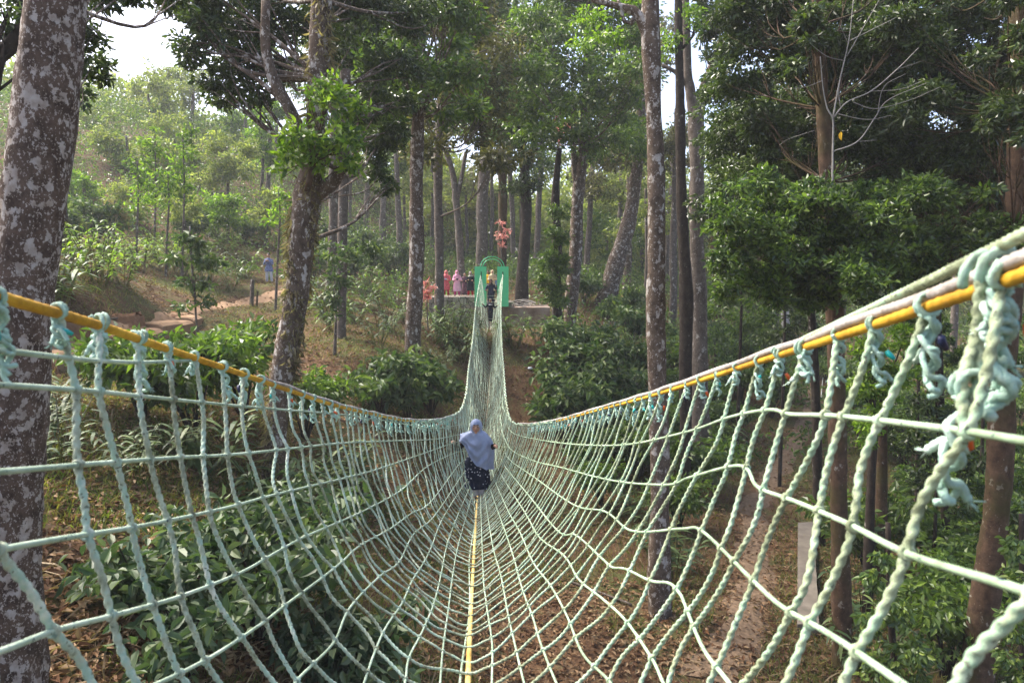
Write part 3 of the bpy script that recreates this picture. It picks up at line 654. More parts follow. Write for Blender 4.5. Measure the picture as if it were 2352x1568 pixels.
# the forked, vine-clad tree
def epiphytes(t, Q):
    mb = MB(); C = smoothline(Q[:-1], .03); k_ = 6500
    i = rng.integers(0, len(C), k_); a = rng.random(k_) * 6.283; dn = np.c_[np.cos(a), np.sin(a), 0*a]
    dens = .5 + .5*np.sin(C[i, 2] * 2.1 + 2*a)
    keep = rng.random(k_) < np.clip(dens * 1.3 - .25, 0, 1); i = i[keep]; dn = dn[keep]
    P = C[i, :3] + dn * C[i, 3:4] * .98; ax = dn * .45 + np.array([0, 0, -.8]) + rng.normal(0, .55, dn.shape)
    leaves(mb, P, ax, rng.uniform(.09, .26, len(P)), .17, 'lance'); mb.obj("epiphytes", M['fern_dry'], t, smooth=False)
tree("forked_tree", "", "tree", [(618,1150,44),(640,950,48),(655,850,52),(680,700,54),(690,560,54),(703,450,60),(722,350,48),(735,180,46),(740,0,44),(745,-160,40)], 13.5, 'bark',
     [(480,70,80,14,.8),(560,140,85,14.5,.8),(530,225,60,14.5,.6),(630,50,85,15,.8),(640,150,55,15,.8),(480,-20,90,14,.7),(420,20,60,14,.7),(440,120,50,14,.7),(500,180,60,14,.7),(560,60,80,15,.7),(580,-20,80,15,.7),(700,130,50,16,.8),(760,-20,80,16,.8),(840,-30,90,16.5,.8),(950,30,80,17,.8),(760,110,55,16.5,.8),(870,220,60,17,.8),(920,230,50,17.5,.8),(870,330,45,17.5,.8),(890,430,30,17.5,.9),(600,235,35,14,.7),(700,40,60,15,1),(820,40,95,16,.8),(880,150,85,16,.9),(830,250,70,17,.9),(900,300,60,17.5,.9),(860,380,40,17.5,1)], .13, 2.6, 'leaf_dark', 'ovate',
     limbs=[[(700,455,52),(745,430,36),(780,395,30),(795,300,24),(797,160,18)],[(700,330,30),(665,250,26),(632,190,24),(612,110,22),(612,0,20)],[(665,250,14),(600,190,10),(540,150,6)]],
     label="stout vine-clad tree forking low with dry ferns on its bark", sides=22, extra=epiphytes)
def sprout(name, label, blobs, leaf, cov, mat, parent_pts, Y, kind='lance', width=.3, group=None, cat="shrub"):
    return tree(name, "", cat, parent_pts, Y, 'bark_brown', blobs, leaf, cov, mat, kind, label=label, group=group, width=width, base_on=False, droop=.15)
sprout("climbing_shrub", "bright green leafy sprout growing out of the forked tree", [(740,240,62,12.6,.8),(690,310,60,12.5,.7),(790,300,62,12.6,.8),(735,350,55,12.8,.7),(660,350,40,12.5,.7),(825,240,40,12.8,.8),(760,190,36,12.8,.8),(650,390,28,12.7,.7),(800,370,45,12.8,.7)], .19, 1.7, 'leaf_bright', [(705,440,14),(720,370,12),(735,300,8),(750,210,4)], 12.9)

T = tree
T("shade_tree", "", "tree", [(948,845,40),(955,600,34),(960,270,28),(965,0,26),(965,-150,24)], 23, 'bark', rb(850,-60,1080,290,20,70,20,25), .21, 1.9, 'leaf_mid', 'ovate', label="straight lichen-banded trunk standing left of the green portal")
T("shade_tree", "", "tree", [(783,745,20),(787,600,22),(790,400,22),(793,150,20)], 25, 'bark_pale', rb(740,-40,950,300,14,60,23,27), .21, 1.7, 'leaf_dark', label="slim grey trunk just right of the forked tree")
T("shade_tree", "", "tree", [(765,560,24),(768,430,24),(772,200,22)], 33, 'bark_pale', label="pale trunk glimpsed behind the slim grey one")
T("shade_tree", "", "tree", [(1010,680,22),(1007,500,20),(1008,340,20),(1015,150,18),(1020,-50,14)], 31, 'bark_pale', rb(920,-50,1150,360,20,70,27,34), .26, 1.6, 'leaf_olive', label="thin pale trunk above the women on the terrace")
T("shade_tree", "", "tree", [(1058,610,18),(1050,480,16),(1040,400,14),(1020,340,10)], 44, 'bark_pale', limbs=[[(1048,460,12),(1062,400,10),(1070,350,8)]], label="slender forked trunk above the terrace")
T("shade_tree", "", "tree", [(1105,600,26),(1108,480,26),(1115,350,24),(1125,200,20)], 50, 'bark_pale', rb(1030,-40,1230,310,14,70,46,52), .36, 1.4, 'leaf_olive', label="mottled trunk rising behind the left portal panel")
T("shade_tree", "", "tree", [(1155,690,20),(1154,480,20),(1152,300,18),(1150,80,14)], 44, 'bark_brown', rb(1070,-60,1270,300,16,72,40,46), .34, 1.5, 'leaf_mid', label="straight brown trunk directly behind the right portal panel")
T("shade_tree", "", "tree", [(1195,712,34),(1203,600,26),(1208,450,24),(1205,380,20),(1195,300,14),(1170,220,8)], 42.5, 'bark_dark', [(1190,430,34,42,1.3),(1230,420,30,42,1.2),(1205,360,36,42,.8)] + rb(1110,180,1300,330,8,48,38,44), .26, 1.5, 'leaf_dark', limbs=[[(1207,380,18),(1228,320,14),(1232,200,10)]], label="dark ivy-hung trunk on the terrace right of the portal")
T("shade_tree", "", "tree", [(1310,760,30),(1318,620,30),(1327,480,28),(1340,330,24),(1350,180,20),(1352,0,18)], 34, 'bark', rb(1220,-60,1470,330,26,72,29,36), .27, 1.7, 'leaf_mid', limbs=[[(1330,470,16),(1316,330,12),(1318,200,10)]], label="curved slim trunk with a broad crown above the plaster wall")
T("ivy_tree", "", "tree", [(1280,690,22),(1278,560,22),(1276,460,18),(1285,340,12)], 33, 'bark_dark', [(1270,660,36,32.4,1.2),(1262,600,34,32.4,1.1),(1275,540,32,32.5,1.2),(1283,480,24,32.5,1.3),(1295,610,26,32.2,1.3),(1250,640,22,32,1),(1290,690,28,32,1)], .19, 2.2, 'leaf_mid', 'ovate', label="leaf-wrapped trunk rising beside the plaster wall")
T("leaning_tree", "", "tree", [(1382,720,44),(1405,640,42),(1435,545,36),(1458,430,28),(1470,330,24),(1472,220,20),(1470,80,16)], 47, 'bark', rb(1380,60,1500,400,10,52,44,48), .34, 1.3, 'leaf_olive', label="large pale trunk leaning to the right beyond the clearing")
T("shade_tree", "", "tree", [(1520,1440,50),(1514,1150,46),(1511,900,45),(1508,600,42),(1502,300,36),(1497,80,40),(1494,-120,34)], 14.5, 'bark', limbs=[[(1493,90,26),(1465,30,22),(1420,15,16),(1360,0,10)],[(1462,32,12),(1440,60,9),(1420,0,6)]], label="tall dark trunk with white lichen spots right of the near netting", blobs=[(1400,80,50,15,.6),(1350,30,45,15.5,.6),(1440,10,40,15,.6),(1330,110,40,16,.6)], leaf=.12, cov=1.3, lm='leaf_bright', autolimb=False)
T("shade_tree", "", "tree", [(1572,1130,30),(1576,850,30),(1575,700,32),(1568,500,24),(1562,300,22),(1560,120,18),(1558,-60,16)], 22, 'bark_dark', [(1590,40,45,22,1),(1545,90,40,22,1)], .16, 1.1, 'leaf_bright', label="twisted dark trunk with a hollow swelling, left one of the pair")
T("shade_tree", "", "tree", [(1608,870,38),(1604,650,34),(1600,420,32),(1598,270,34),(1612,220,26),(1640,150,22),(1658,90,14)], 24, 'bark_pale', [(1630,60,50,23,1),(1690,40,55,22,.9),(1650,120,36,23,.8),(1720,-10,60,22,.8),(1610,0,40,23,.9)], .15, 2.4, 'leaf_dark', 'ovate', limbs=[[(1596,280,26),(1585,210,22),(1578,160,20),(1575,-30,16)],[(1582,200,12),(1550,165,9),(1520,150,7)]], label="forked grey trunk with mossy limbs, right one of the pair")
# the right hand masses
T("broadleaf_tree", "", "tree", [(1932,1600,42),(1930,1250,40),(1922,950,38),(1915,650,36),(1902,420,32),(1888,250,28),(1878,60,22),(1872,-180,16)], 13, 'bark_brown',
  rb(1680,-60,2080,400,34,80,14.5,17) + rb(1790,-40,1900,170,6,42,12.2,13) + rb(1840,480,1990,700,5,44,12,12.6), .125, 2.8, 'leaf_dark', 'ovate', label="red-brown trunk wrapped in dense foliage behind the right handrail", sides=20)
sprout("leafy_shrub", "glossy green leafy mass growing round the red-brown trunk", rb(1650,440,2160,660,34,66,11.2,12.9,.8) + rb(1730,400,1950,480,4,45,12,13,.7) + [(1790,690,36,12,.7),(1850,700,34,12.4,.7),(2000,660,50,12.2,.8),(1900,690,40,12.4,.8),(2060,620,50,12,.8),(2110,560,50,12,.8),(1760,640,50,12,.8),(1830,600,60,11.8,.8),(1950,600,60,11.6,.8)], .115, 2.7, 'leaf_lit', [(1916,760,12),(1908,600,10),(1900,450,6)], 12.9, 'ovate', .5)
T("broadleaf_tree", "", "tree", [(1868,780,18),(1862,600,18),(1850,300,16)], 19, 'bark_dark', rb(1640,190,1900,500,22,66,17,20), .15, 2.5, 'leaf_dark', 'ovate', label="layered dark evergreen left of the bare bleached sapling")
T("broadleaf_tree", "", "tree", [(2270,1310,58),(2295,1050,54),(2312,800,52),(2328,550,50),(2340,250,44),(2350,-60,40)], 12.5, 'bark_brown', rb(2020,-60,2400,450,36,80,13.5,16.5) + rb(2250,-40,2390,330,9,52,11.2,12.2), .125, 2.8, 'leaf_dark', 'ovate', label="thick red-brown trunk leaning slightly at the right edge", sides=20)
T("broadleaf_tree", "", "tree", [(2160,900,16),(2150,600,15),(2140,350,12)], 17, 'bark_dark', rb(1940,180,2360,580,30,70,15,18) , .13, 2.5, 'leaf_dark', 'ovate', label="dense dark evergreen between the bleached sapling and right edge")
sprout("leafy_shrub", "hanging glossy foliage left of the thick right-edge trunk", rb(2080,400,2340,600,14,54,11.8,13.2,.8), .115, 2.2, 'leaf_lit', [(2150,760,10),(2160,600,8),(2170,450,5)], 13, 'ovate', .5)
T("shade_tree", "", "tree", [(2024,1240,28),(2022,1100,28),(2020,900,24)], 16.5, 'bark_brown', label="short brown trunk right of the concrete parapet")
T("pepper_tree", "", "tree", [(2000,1130,20),(2005,950,20),(2000,780,16)], 15, 'bark_dark', [(2000,800,48,14.4,1),(1990,880,50,14.4,1),(2030,930,46,14.4,1),(2000,990,44,14.5,1),(2060,860,40,14.4,1.1),(2075,780,36,14.6,1)], .13, 2.2, 'leaf_bright', 'ovate', label="bright climbing vine column below the right handrail")
# bare bleached sapling
def sapling():
    Y = 12.3; p0 = (1914,345); t = thing("bare_sapling", "bare bleached sapling with thin white branches before dark foliage", "sapling", tuple(at(*p0, Y)))
    mb = MB()
    for l in [[(q[0], q[1], q[2] * .55) for q in l_] for l_ in [[(1912,430,9),(1913,345,9),(1913,275,8),(1900,250,6),(1890,200,4),(1884,130,3)],[(1913,272,7),(1930,180,6),(1950,90,4),(1960,0,3)],[(1915,270,7),(1945,235,5),(2000,210,5),(2060,160,4),(2110,110,2)],[(1930,245,5),(1926,200,4),(1938,150,3)],
              [(1914,348,6),(1970,325,5),(2010,270,4),(2040,230,3),(2130,190,2)],[(1960,235,4),(2010,250,3),(2090,230,2),(2160,200,2)],[(1950,95,4),(2000,70,3),(2060,40,2)],[(1945,130,4),(1985,60,3),(2020,0,2)],[(1942,140,3),(1900,130,3),(1860,100,2)],
              [(1925,262,4),(1990,275,3),(2050,265,2)],[(2000,210,3),(2070,205,2),(2120,185,1.6)],[(1975,325,3),(2015,322,2)],[(1890,185,3),(1850,200,2),(1800,205,1.5)],[(2015,265,3),(2030,200,2),(2080,170,1.4)],[(1948,100,2),(1930,60,1.5)],[(2060,160,2),(2120,140,1.2)],[(1870,300,2),(1810,320,1.4),(1790,335,1)]]]:
        treetube(mb, trunk_pts(l, Y), 6, .08, rough=.02)
    mb.obj("stem", M['twig'], t)
    mb = MB(); leaves(mb, np.array([at(1932,302,Y)]), np.array([[0,0,-1.]]), np.array([.16]), .5, 'ovate'); o = mb.obj("leaf", plain("yellow_leaf", (.75,.45,.02), .5, .1), t); o['label'] = "single yellow leaf"
sapling()
# white birch-like trunk, further mid-distance trunks
T("white_tree", "", "tree", [(1803,815,20),(1803,740,19),(1800,640,17),(1798,560,15)], 46, 'bark_white', [(1790,560,40,45,.8),(1830,600,34,45,.8)], .28, 1.3, 'leaf_mid', label="white-barked trunk beside the little bamboo fence")
mids = [(1232,600,14,380,62,'bark_pale'),(1345,700,14,430,60,'bark_pale'),(1440,690,18,450,58,'bark'),(1650,780,18,560,50,'bark_brown'),(1740,760,16,600,52,'bark_brown'),(1775,800,22,640,44,'bark_dark'),(880,600,14,330,60,'bark_pale'),(840,620,12,300,66,'bark_pale'),
        (1180,600,12,330,66,'bark_pale'),(1420,620,12,300,70,'bark_pale'),(1545,740,18,380,46,'bark_pale'),(1685,690,12,480,70,'bark_pale'),(2190,820,16,560,40,'bark_pale'),(2245,900,18,660,30,'bark_dark'),(1530,660,14,430,66,'bark_pale'),(920,640,14,350,52,'bark_pale')]
for i, (x, y, w_, ty, Y, bk) in enumerate(mids):
    lean = random.uniform(-14, 14)
    T("distant_tree", "slim distant trunk", "tree", [(x,y,w_),(x+lean*.4,(y+ty)/2,w_*.95),(x+lean,ty,w_*.8),(x+lean*1.4,ty-130,w_*.6)], Y, bk, rb(x-70,ty-150,x+70,ty+20,4,48,Y-3,Y+3), Y * .0062, 1.5, ['leaf_mid','leaf_olive','leaf_haze'][i % 3], group="slim trunks in the middle distance")
# background wood behind the clearing, each tree with its own crown
bgl = []
for i in range(13):
    x = 660 + i * 66 + random.uniform(-20, 20); bgl.append((x, random.uniform(380, 520), random.uniform(62, 84), 'leaf_haze' if i % 3 else 'leaf_olive'))
for i in range(13):
    x = 1420 + i * 76 + random.uniform(-20, 20); bgl.append((x, random.uniform(430, 640), random.uniform(52, 76), ['leaf_mid','leaf_haze','leaf_olive'][i % 3]))
for i in range(10):
    x = 640 + i * 170 + random.uniform(-30, 30); bgl.append((x, random.uniform(120, 300), random.uniform(60, 80), ['leaf_haze','leaf_olive'][i % 2]))
for x, y, Y, lm in bgl:
    if 1205 < x < 1260 and 380 < y < 600: continue
    if 1600 < x < 1700 and y < 240: continue
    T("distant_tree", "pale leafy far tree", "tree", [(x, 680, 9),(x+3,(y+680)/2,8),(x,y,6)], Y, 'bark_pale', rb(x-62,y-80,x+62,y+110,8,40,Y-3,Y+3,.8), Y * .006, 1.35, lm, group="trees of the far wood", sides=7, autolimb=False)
def farwood(name, label, nn, mat, x0, x1, y0, y1, hfun, leaf, keep):
    X = rng.uniform(x0, x1, nn); Y = rng.uniform(y0, y1, nn) ; g = ground(X, Y); h = hfun(X, Y); q = rng.random(nn)
    Z = g + h * q; px, py = proj(np.c_[X, Y, Z]); k = keep(px, py, X, Y, Z, q); P = np.c_[X, Y, Z][k]; ax = unit(len(P)); ax[:, 2] -= .4
    mb = MB(); leaves(mb, P, ax, leaf * rng.uniform(.6, 1.4, len(P)), .5, 'diamond'); tag(mb.obj(name, M[mat], smooth=False), label, "woodland", kind='stuff')
hn = lambda X, Y: (patch(X, Y, .33, 1) + 1.6) * .55
farwood("undergrowth", "tangled knee-high green undergrowth covering the far slopes", 150000, 'leaf_mid', -60, 60, 26, 90, lambda X, Y: np.clip(hn(X, Y) - .3 + .6 * (Y > 47) + .5 * (X < -6) * (Y > 40), .03, 3) * (.5 + Y / 60), .24, lambda px, py, X, Y, Z, q: (px > -50) & (px < 2400) & ((Y > 43.5) | (np.abs(X + 1.2) > 3.2) & (patch(X, Y, .5, 3) > -.1) & ((X > 2.5) | (Y > 36))) & ~((X > -14) & (X < -9) & (Y < 37)))
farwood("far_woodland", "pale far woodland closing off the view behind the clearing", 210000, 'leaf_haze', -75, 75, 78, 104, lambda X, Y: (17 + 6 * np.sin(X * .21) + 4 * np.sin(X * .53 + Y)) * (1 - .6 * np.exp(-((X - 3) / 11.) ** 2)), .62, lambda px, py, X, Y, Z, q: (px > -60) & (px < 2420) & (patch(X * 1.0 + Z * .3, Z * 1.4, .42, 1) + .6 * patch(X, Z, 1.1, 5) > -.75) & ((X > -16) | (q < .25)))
# hillside trees at the left, fading into the bright air
hl = [(190,420,44,46),(290,330,62,56),(400,330,66,60),(520,380,60,52),(600,330,56,58),(340,230,52,74),(240,300,48,66),(440,200,42,80),(560,260,44,76),(180,500,34,42),(300,450,50,44),(420,470,46,42),(520,490,50,44),(610,470,44,46),(30,440,50,44),(380,180,34,84),(620,230,40,60)]
for i, (x, y, r, Y) in enumerate(hl):
    bl = [(x + random.uniform(-.9,.9)*r, y + random.uniform(-.8,.9)*r, r*random.uniform(.5,.8), Y + random.uniform(-2,2), .8) for _ in range(7)]
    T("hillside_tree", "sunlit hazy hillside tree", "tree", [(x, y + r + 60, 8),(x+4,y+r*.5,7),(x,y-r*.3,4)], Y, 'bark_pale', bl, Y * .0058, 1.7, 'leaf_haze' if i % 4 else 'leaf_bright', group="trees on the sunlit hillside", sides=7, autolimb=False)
for i, (x, y0, y1, Y) in enumerate([(315,520,370,34),(385,530,400,33),(355,540,300,36),(420,560,300,33),(640,560,440,30)]):
    T("young_tree", "spindly yellow-green young tree", "tree", [(x,y0,5),(x+3,(y0+y1)/2,4),(x,y1,3)], Y, 'bark_pale', [(x+random.uniform(-22,22), y1 + q*22, random.uniform(15,30), Y, .8) for q in range(int((y0-y1)/30))], .24, 1.1, 'leaf_bright', group="spindly young trees on the hillside", sides=6, autolimb=False, kind='ovate')

# ------------------------------------------------------------------ understory prototypes
def bush_mesh(seed, leaf=.16, h=1.5, r=.9, n_=900, kind='ovate', width=.5, droop=.3):
    mb = MB(); st = MB()
    for _ in range(9):
        a = random.random() * 6.28; q = random.uniform(.2, 1) * r; e = np.array([math.cos(a) * q, math.sin(a) * q, h * random.uniform(.6, 1)])
        st_p = [[0, 0, -.15, .022], [*(e * [.35, .35, .5]), .016], [*e, .006]]; treetube(st, st_p, 6, .12)
        for t in (.45, .65, .85, 1):     # whorls of drooping leaves along tiered branches
            c = e * [t, t, .4 + .6 * t]; P, ax = clumpy(n_ // 36, c, (r*.45, r*.45, h*.16), sub=5, droop=droop, spread=.5)
            leaves(mb, P, ax, leaf * rng.uniform(.6, 1.2, len(P)), width, kind, flat=.35)
    return mb, st
def copyt(root, loc, rz, sc, label, group):
    r = root.copy(); COL.objects.link(r); r.location = loc; r.rotation_euler = (0, 0, rz); r.scale = (sc,) * 3; r['label'] = label; r['group'] = group
    for ch in root.children: c = ch.copy(); COL.objects.link(c); c.parent = r
    return r
def proto(name, cat, mats, parts):
    t = thing(name, "", cat)
    for nm, mb, m in parts: o = link(nm, mb.mesh(nm, M[m], smooth=False), None); o.parent = t
    t['_n'] = 0; return t
def place(P, base, rz, sc, label, group):
    loc = (float(base[0]), float(base[1]), float(base[2]) - .03)
    if P['_n'] == 0: P['_n'] = 1; P.location = loc; P.rotation_euler = (0, 0, rz); P.scale = (sc,) * 3; P['label'] = label; P['group'] = group; return P
    return copyt(P, loc, rz, sc, label, group)
def bushp(name, seed, mat, **k):
    a, b = bush_mesh(seed, **k); return proto(name, "bush", None, [("foliage", a, mat), ("stem", b, 'bark_dark')])
coffee = [bushp("coffee_bush", i, 'leaf_dusty', leaf=.22, n_=620, h=1.25, r=1.05) for i in range(3)]
coffee_far = [bushp("coffee_bush", i, 'leaf_coffee', leaf=.27, n_=900, h=1.8, r=1.15) for i in range(2)]
shrub = [bushp("green_shrub", i, 'leaf_mid', leaf=.17, n_=1700, h=1.6, r=1.0, kind='diamond') for i in range(2)]
def cane(seed, mat, n_st=11, h=1.5, L=.5, spread=.35):
    lf = MB(); st = MB()
    for _ in range(n_st):
        a = random.random() * 6.28; q = random.uniform(.05, .3); b0 = np.array([math.cos(a) * q * .5, math.sin(a) * q * .5, -.08]); hh = h * random.uniform(.6, 1.05)
        e = b0 + [math.cos(a) * spread * hh, math.sin(a) * spread * hh, hh]; C = smoothline(np.array([b0, b0 * .5 + e * .5 + [0, 0, hh * .1], e]), .1); tube(st, C, .011, 5)
        k_ = 9; ii = np.linspace(len(C) * .35, len(C) - 1, k_).astype(int); sgn = np.where(np.arange(k_) % 2, 1, -1)
        dirs = np.c_[-math.sin(a) * sgn * .8 + math.cos(a) * .3, math.cos(a) * sgn * .8 + math.sin(a) * .3, np.full(k_, .5)] + rng.normal(0, .18, (k_, 3)); dirs[-1] = [0, 0, 1]
        # long arching blades: four joined segments
        for p, d in zip(C[ii], dirs):
            d = d / np.linalg.norm(d); LL = L * random.uniform(.7, 1.15); s_ = np.cross(d, [0, 0, 1.]); s_ /= np.linalg.norm(s_) + 1e-6; V = []
            for t, w_ in ((0, .3), (.25, .9), (.55, 1), (.82, .6), (1, .04)):
                c = p + d * t * LL + np.array([0, 0, -.55 * t * t * LL]); V += [c + s_ * w_ * .038, c - s_ * w_ * .038]
            lf.add(V, [(0,1,3,2),(2,3,5,4),(4,5,7,6),(6,7,9,8)])
    return proto("cardamom_clump", "plant", None, [("blades", lf, mat), ("stalks", st, 'leaf_olive')])
card_y = [cane(i, 'leaf_yellow') for i in range(2)]
card_g = [cane(i, 'leaf_mid', 12, 1.5, .55, .45) for i in range(2)]
card_d = [cane(i, 'leaf_coffee', 12, 1.4, .55, .5) for i in range(2)]
def put(Pl, desc, pts, s0, s1, grp):
    for i_, (x, y) in enumerate(pts):
        b = hit(x, y); place(Pl[i_ % len(Pl)], b, random.random() * 6.28, random.uniform(s0, s1), lab(desc, x, y), grp)
put(coffee, "broad-leaved coffee bush", [(330,1420),(430,1560),(590,1470),(740,1560),(480,1350),(680,1370),(830,1600),(640,1260)], .85, 1.2, "coffee bushes under the near netting")
put(coffee_far, "dark glossy coffee bush", [(940,975),(880,970),(990,950),(1290,960),(1350,985),(1400,955),(1330,900),(1440,960),(1290,1010),(1420,1050),(1370,1100),(1460,900),(1400,860),(1300,840)], .95, 1.3, "coffee bushes on the far slope")
put(coffee_far, "distant dark coffee bush", [(720,650),(800,650),(860,610),(900,600),(930,620),(740,580),(820,560),(560,560),(500,540),(450,560),(220,560),(160,570),(1020,610),(1290,640),(1500,640),(1540,660),(1230,610),(1650,840),(1700,850),(1750,835),(1640,800),(1560,830),(1450,730),(1480,760),(1380,690),(1340,700),(1400,740),(750,610),(850,630),(900,640),(820,600),(880,590),(770,640),(1110,620),(1060,610),(1700,800),(1450,800)], .9, 1.35, "coffee bushes in the middle distance")
put(shrub, "tangled green shrub", [(1560,930),(1640,960),(1700,930),(1680,880),(1750,900),(1800,920),(1620,1010),(1690,1000),(1640,1060),(1560,1040),(1770,960),(1580,880),(1940,900),(1990,930),(1960,980),(1980,1040),(1900,880),(2060,1010),(1540,980),(1440,1040),(1470,1100),(1380,1160),(1590,1150),(1560,1220),(2000,1330),(2300,1010),(2200,900),(1850,860),(1770,850),(700,1010),(560,960),(330,960),(450,1010),(2080,960),(2150,1000),(2230,1010),(2120,1080),(2210,1120),(2300,1130),(2180,1200),(2330,1300),(2260,1230),(2100,1180),(2040,900),(2140,900),(2240,900),(2340,960),(2150,1320),(2250,1380),(1650,690),(1720,720),(1600,760),(1760,690),(2200,1450),(2330,1420),(2080,1080),(1560,700),(2170,1560),(1980,860),(2320,860)], .9, 1.5, "shrubs along the right side")
put(card_y, "sunlit yellow-green cardamom clump", [(185,610),(215,625),(245,600),(270,630),(300,600),(325,625),(350,600),(375,620),(230,655),(285,660),(10,560),(600,560),(640,570)], 1.0, 1.5, "sunlit cardamom on the terrace")
put(card_g, "green cardamom clump", [(1015,775),(1040,778),(1065,776),(1180,800),(1235,790),(880,720),(900,690),(840,660),(700,700),(560,640),(480,650),(420,640),(530,670),(130,720),(470,600),(510,560),(150,640),(745,720),(800,700),(770,760),(850,690),(820,740),(740,690),(700,620),(560,600),(580,560),(520,590),(130,680),(1500,700),(1540,780),(1460,830),(1660,900),(1560,860),(1600,900),(1000,640),(1060,640),(960,620),(1100,600),(1170,790),(1220,640),(1250,660)], .9, 1.5, "green cardamom clumps on the slopes")
put(card_d, "dark cardamom clump", [(1030,800),(1060,830),(1000,790),(1080,790),(1020,850),(900,760),(870,790),(930,740),(790,1120),(850,1150),(740,1150),(110,1000),(140,1080),(150,960),(400,1080),(500,1100),(640,1200),(1470,1200),(1500,1280),(1430,1010),(1490,1080),(2180,1540),(2120,1420),(2250,1330),(1980,1440),(1990,1560),(300,1100),(1620,1120),(1650,1060),(1550,1330),(2080,1250)], .7, 1.2, "dark cardamom clumps along the valley")
# sapling with broad drooping leaves, left of the net
def sap(name, label, pts, Y, blobs, leaf, mat):
    tree(name, "", "sapling", pts, Y, 'bark_pale', blobs, leaf, 1.9, mat, 'ovate', label=label, width=.5, sides=7)
sap("broadleaf_sapling", "slender broad-leaved sapling in front of the earth steps", [(455,810,5),(448,690,5),(440,600,4),(436,520,3)], 19, [(430,545,38,19,.6),(460,600,46,19,.6),(405,590,30,19,.7),(445,650,40,19,.6),(420,700,26,19,.6),(475,690,28,19,.6),(455,560,30,19,.7)], .2, 'leaf_coffee')
sap("broadleaf_sapling", "leafy sapling leaning on the slim grey trunk", [(770,760,7),(772,700,6),(770,640,5)], 23, [(768,680,26,22.5,1),(775,640,26,22.5,.9),(762,720,18,22.5,1),(760,600,30,23,.8),(800,580,36,24,.7),(850,570,40,25,.7),(735,560,30,24,.7)], .2, 'leaf_coffee')
for k_, (x, y0, y1, Y, bl) in enumerate([(1700,800,600,27,[(1690,620,50),(1740,660,48),(1660,690,46),(1710,740,50),(1770,720,40)]),(1800,830,640,24,[(1790,690,44),(1850,730,46),(1800,770,40),(1760,780,34),(1880,780,36)]),(2110,900,620,19,[(2090,640,50),(2150,680,52),(2080,720,46),(2160,760,50),(2120,820,46),(2200,820,44)]),(2260,860,600,20,[(2230,640,50),(2300,660,52),(2260,720,50),(2330,740,44),(2240,800,46),(2320,820,46)]),(2150,1120,900,16.5,[(2130,930,50),(2190,960,50),(2100,1000,46),(2170,1040,50),(2230,1060,46),(2120,1090,44)]),(1640,900,760,30,[(1650,770,40),(1690,800,40),(1730,790,40),(1660,840,38)]),(2290,1180,980,16,[(2240,1130,40),(2340,1010,44),(2350,1100,46),(2220,1180,44)])]):
    T("understory_tree", "low bushy tree", "tree", [(x,y0,7),(x+3,(y0+y1)/2,6),(x,y1,4)], Y, 'bark_dark', [(a,b,r,Y+random.uniform(-1,1),.9) for a,b,r in bl], .15 if Y < 21 else .2, 2.1, ['leaf_mid','leaf_dark','leaf_lit'][k_ % 3], 'ovate', group="low bushy trees filling the right side", sides=7, autolimb=False)
# pepper vines on posts, lower right
for (pts, Y, bl, lb) in [([(2060,1600,16),(2045,1400,16),(2040,1200,12)], 11.5, [(2010,1330,44,11.2,1),(2050,1400,55,11,1),(2070,1480,60,10.9,1),(2010,1430,46,11,1.1),(2085,1560,60,10.8,1),(2030,1280,36,11.3,1),(2020,1530,50,10.9,1),(2130,1500,40,11,1)], "leafy pepper vine column right of the concrete parapet"),
                         ([(2345,1600,16),(2350,1400,16),(2345,1180,12)], 11.0, [(2330,1250,34,10.8,1.3),(2345,1340,48,10.6,1.1),(2335,1440,44,10.6,1.1),(2350,1540,48,10.5,1.1),(2310,1500,28,10.6,1.1)], "leafy pepper vine at the lower right corner")]:
    tree("pepper_vine", "", "vine", pts, Y, 'bark_dark', bl, .12, 2.0, 'leaf_pepper', 'ovate', label=lb, width=.62, sides=8, droop=.9, autolimb=False)
# pink young leaf sprays
for (x, y, Y, r, lb, px2) in [(1150,540,39,13,"pink-leaved sapling above the portal arch",(1152,600)),(980,665,24,9,"pink-leaved sapling beside the straight lichen-banded trunk",(983,760)),(1285,300,36,14,"reddish young leaves high above the plaster wall",(1283,420))]:
    tree("pink_sapling", "", "sapling", [(px2[0],px2[1],3),((x+px2[0])/2,(y+px2[1])/2,3),(x,y,2)], Y, 'bark_pale', [(x,y,r,Y,.8),(x+r*1.4,y-r*.7,r*.7,Y,.8),(x-r*.2,y-r*2.2,r*.6,Y,.8),(x+4,y+r*1.6,r*.7,Y,.8)], .22, 1.3, 'leaf_pink', 'lance', label=lb, width=.3, sides=6, base_on=False)
# dry hillside bush, left
tree("dry_bush", "", "bush", [(262,520,5),(262,480,4),(264,460,3)], 38, 'bark_pale', [(255,475,26,38,.7),(280,495,24,38,.7),(230,500,22,38,.6)], .2, 1.2, 'straw', 'lance', label="dry straw-coloured bush on the hillside", width=.15, sides=6)

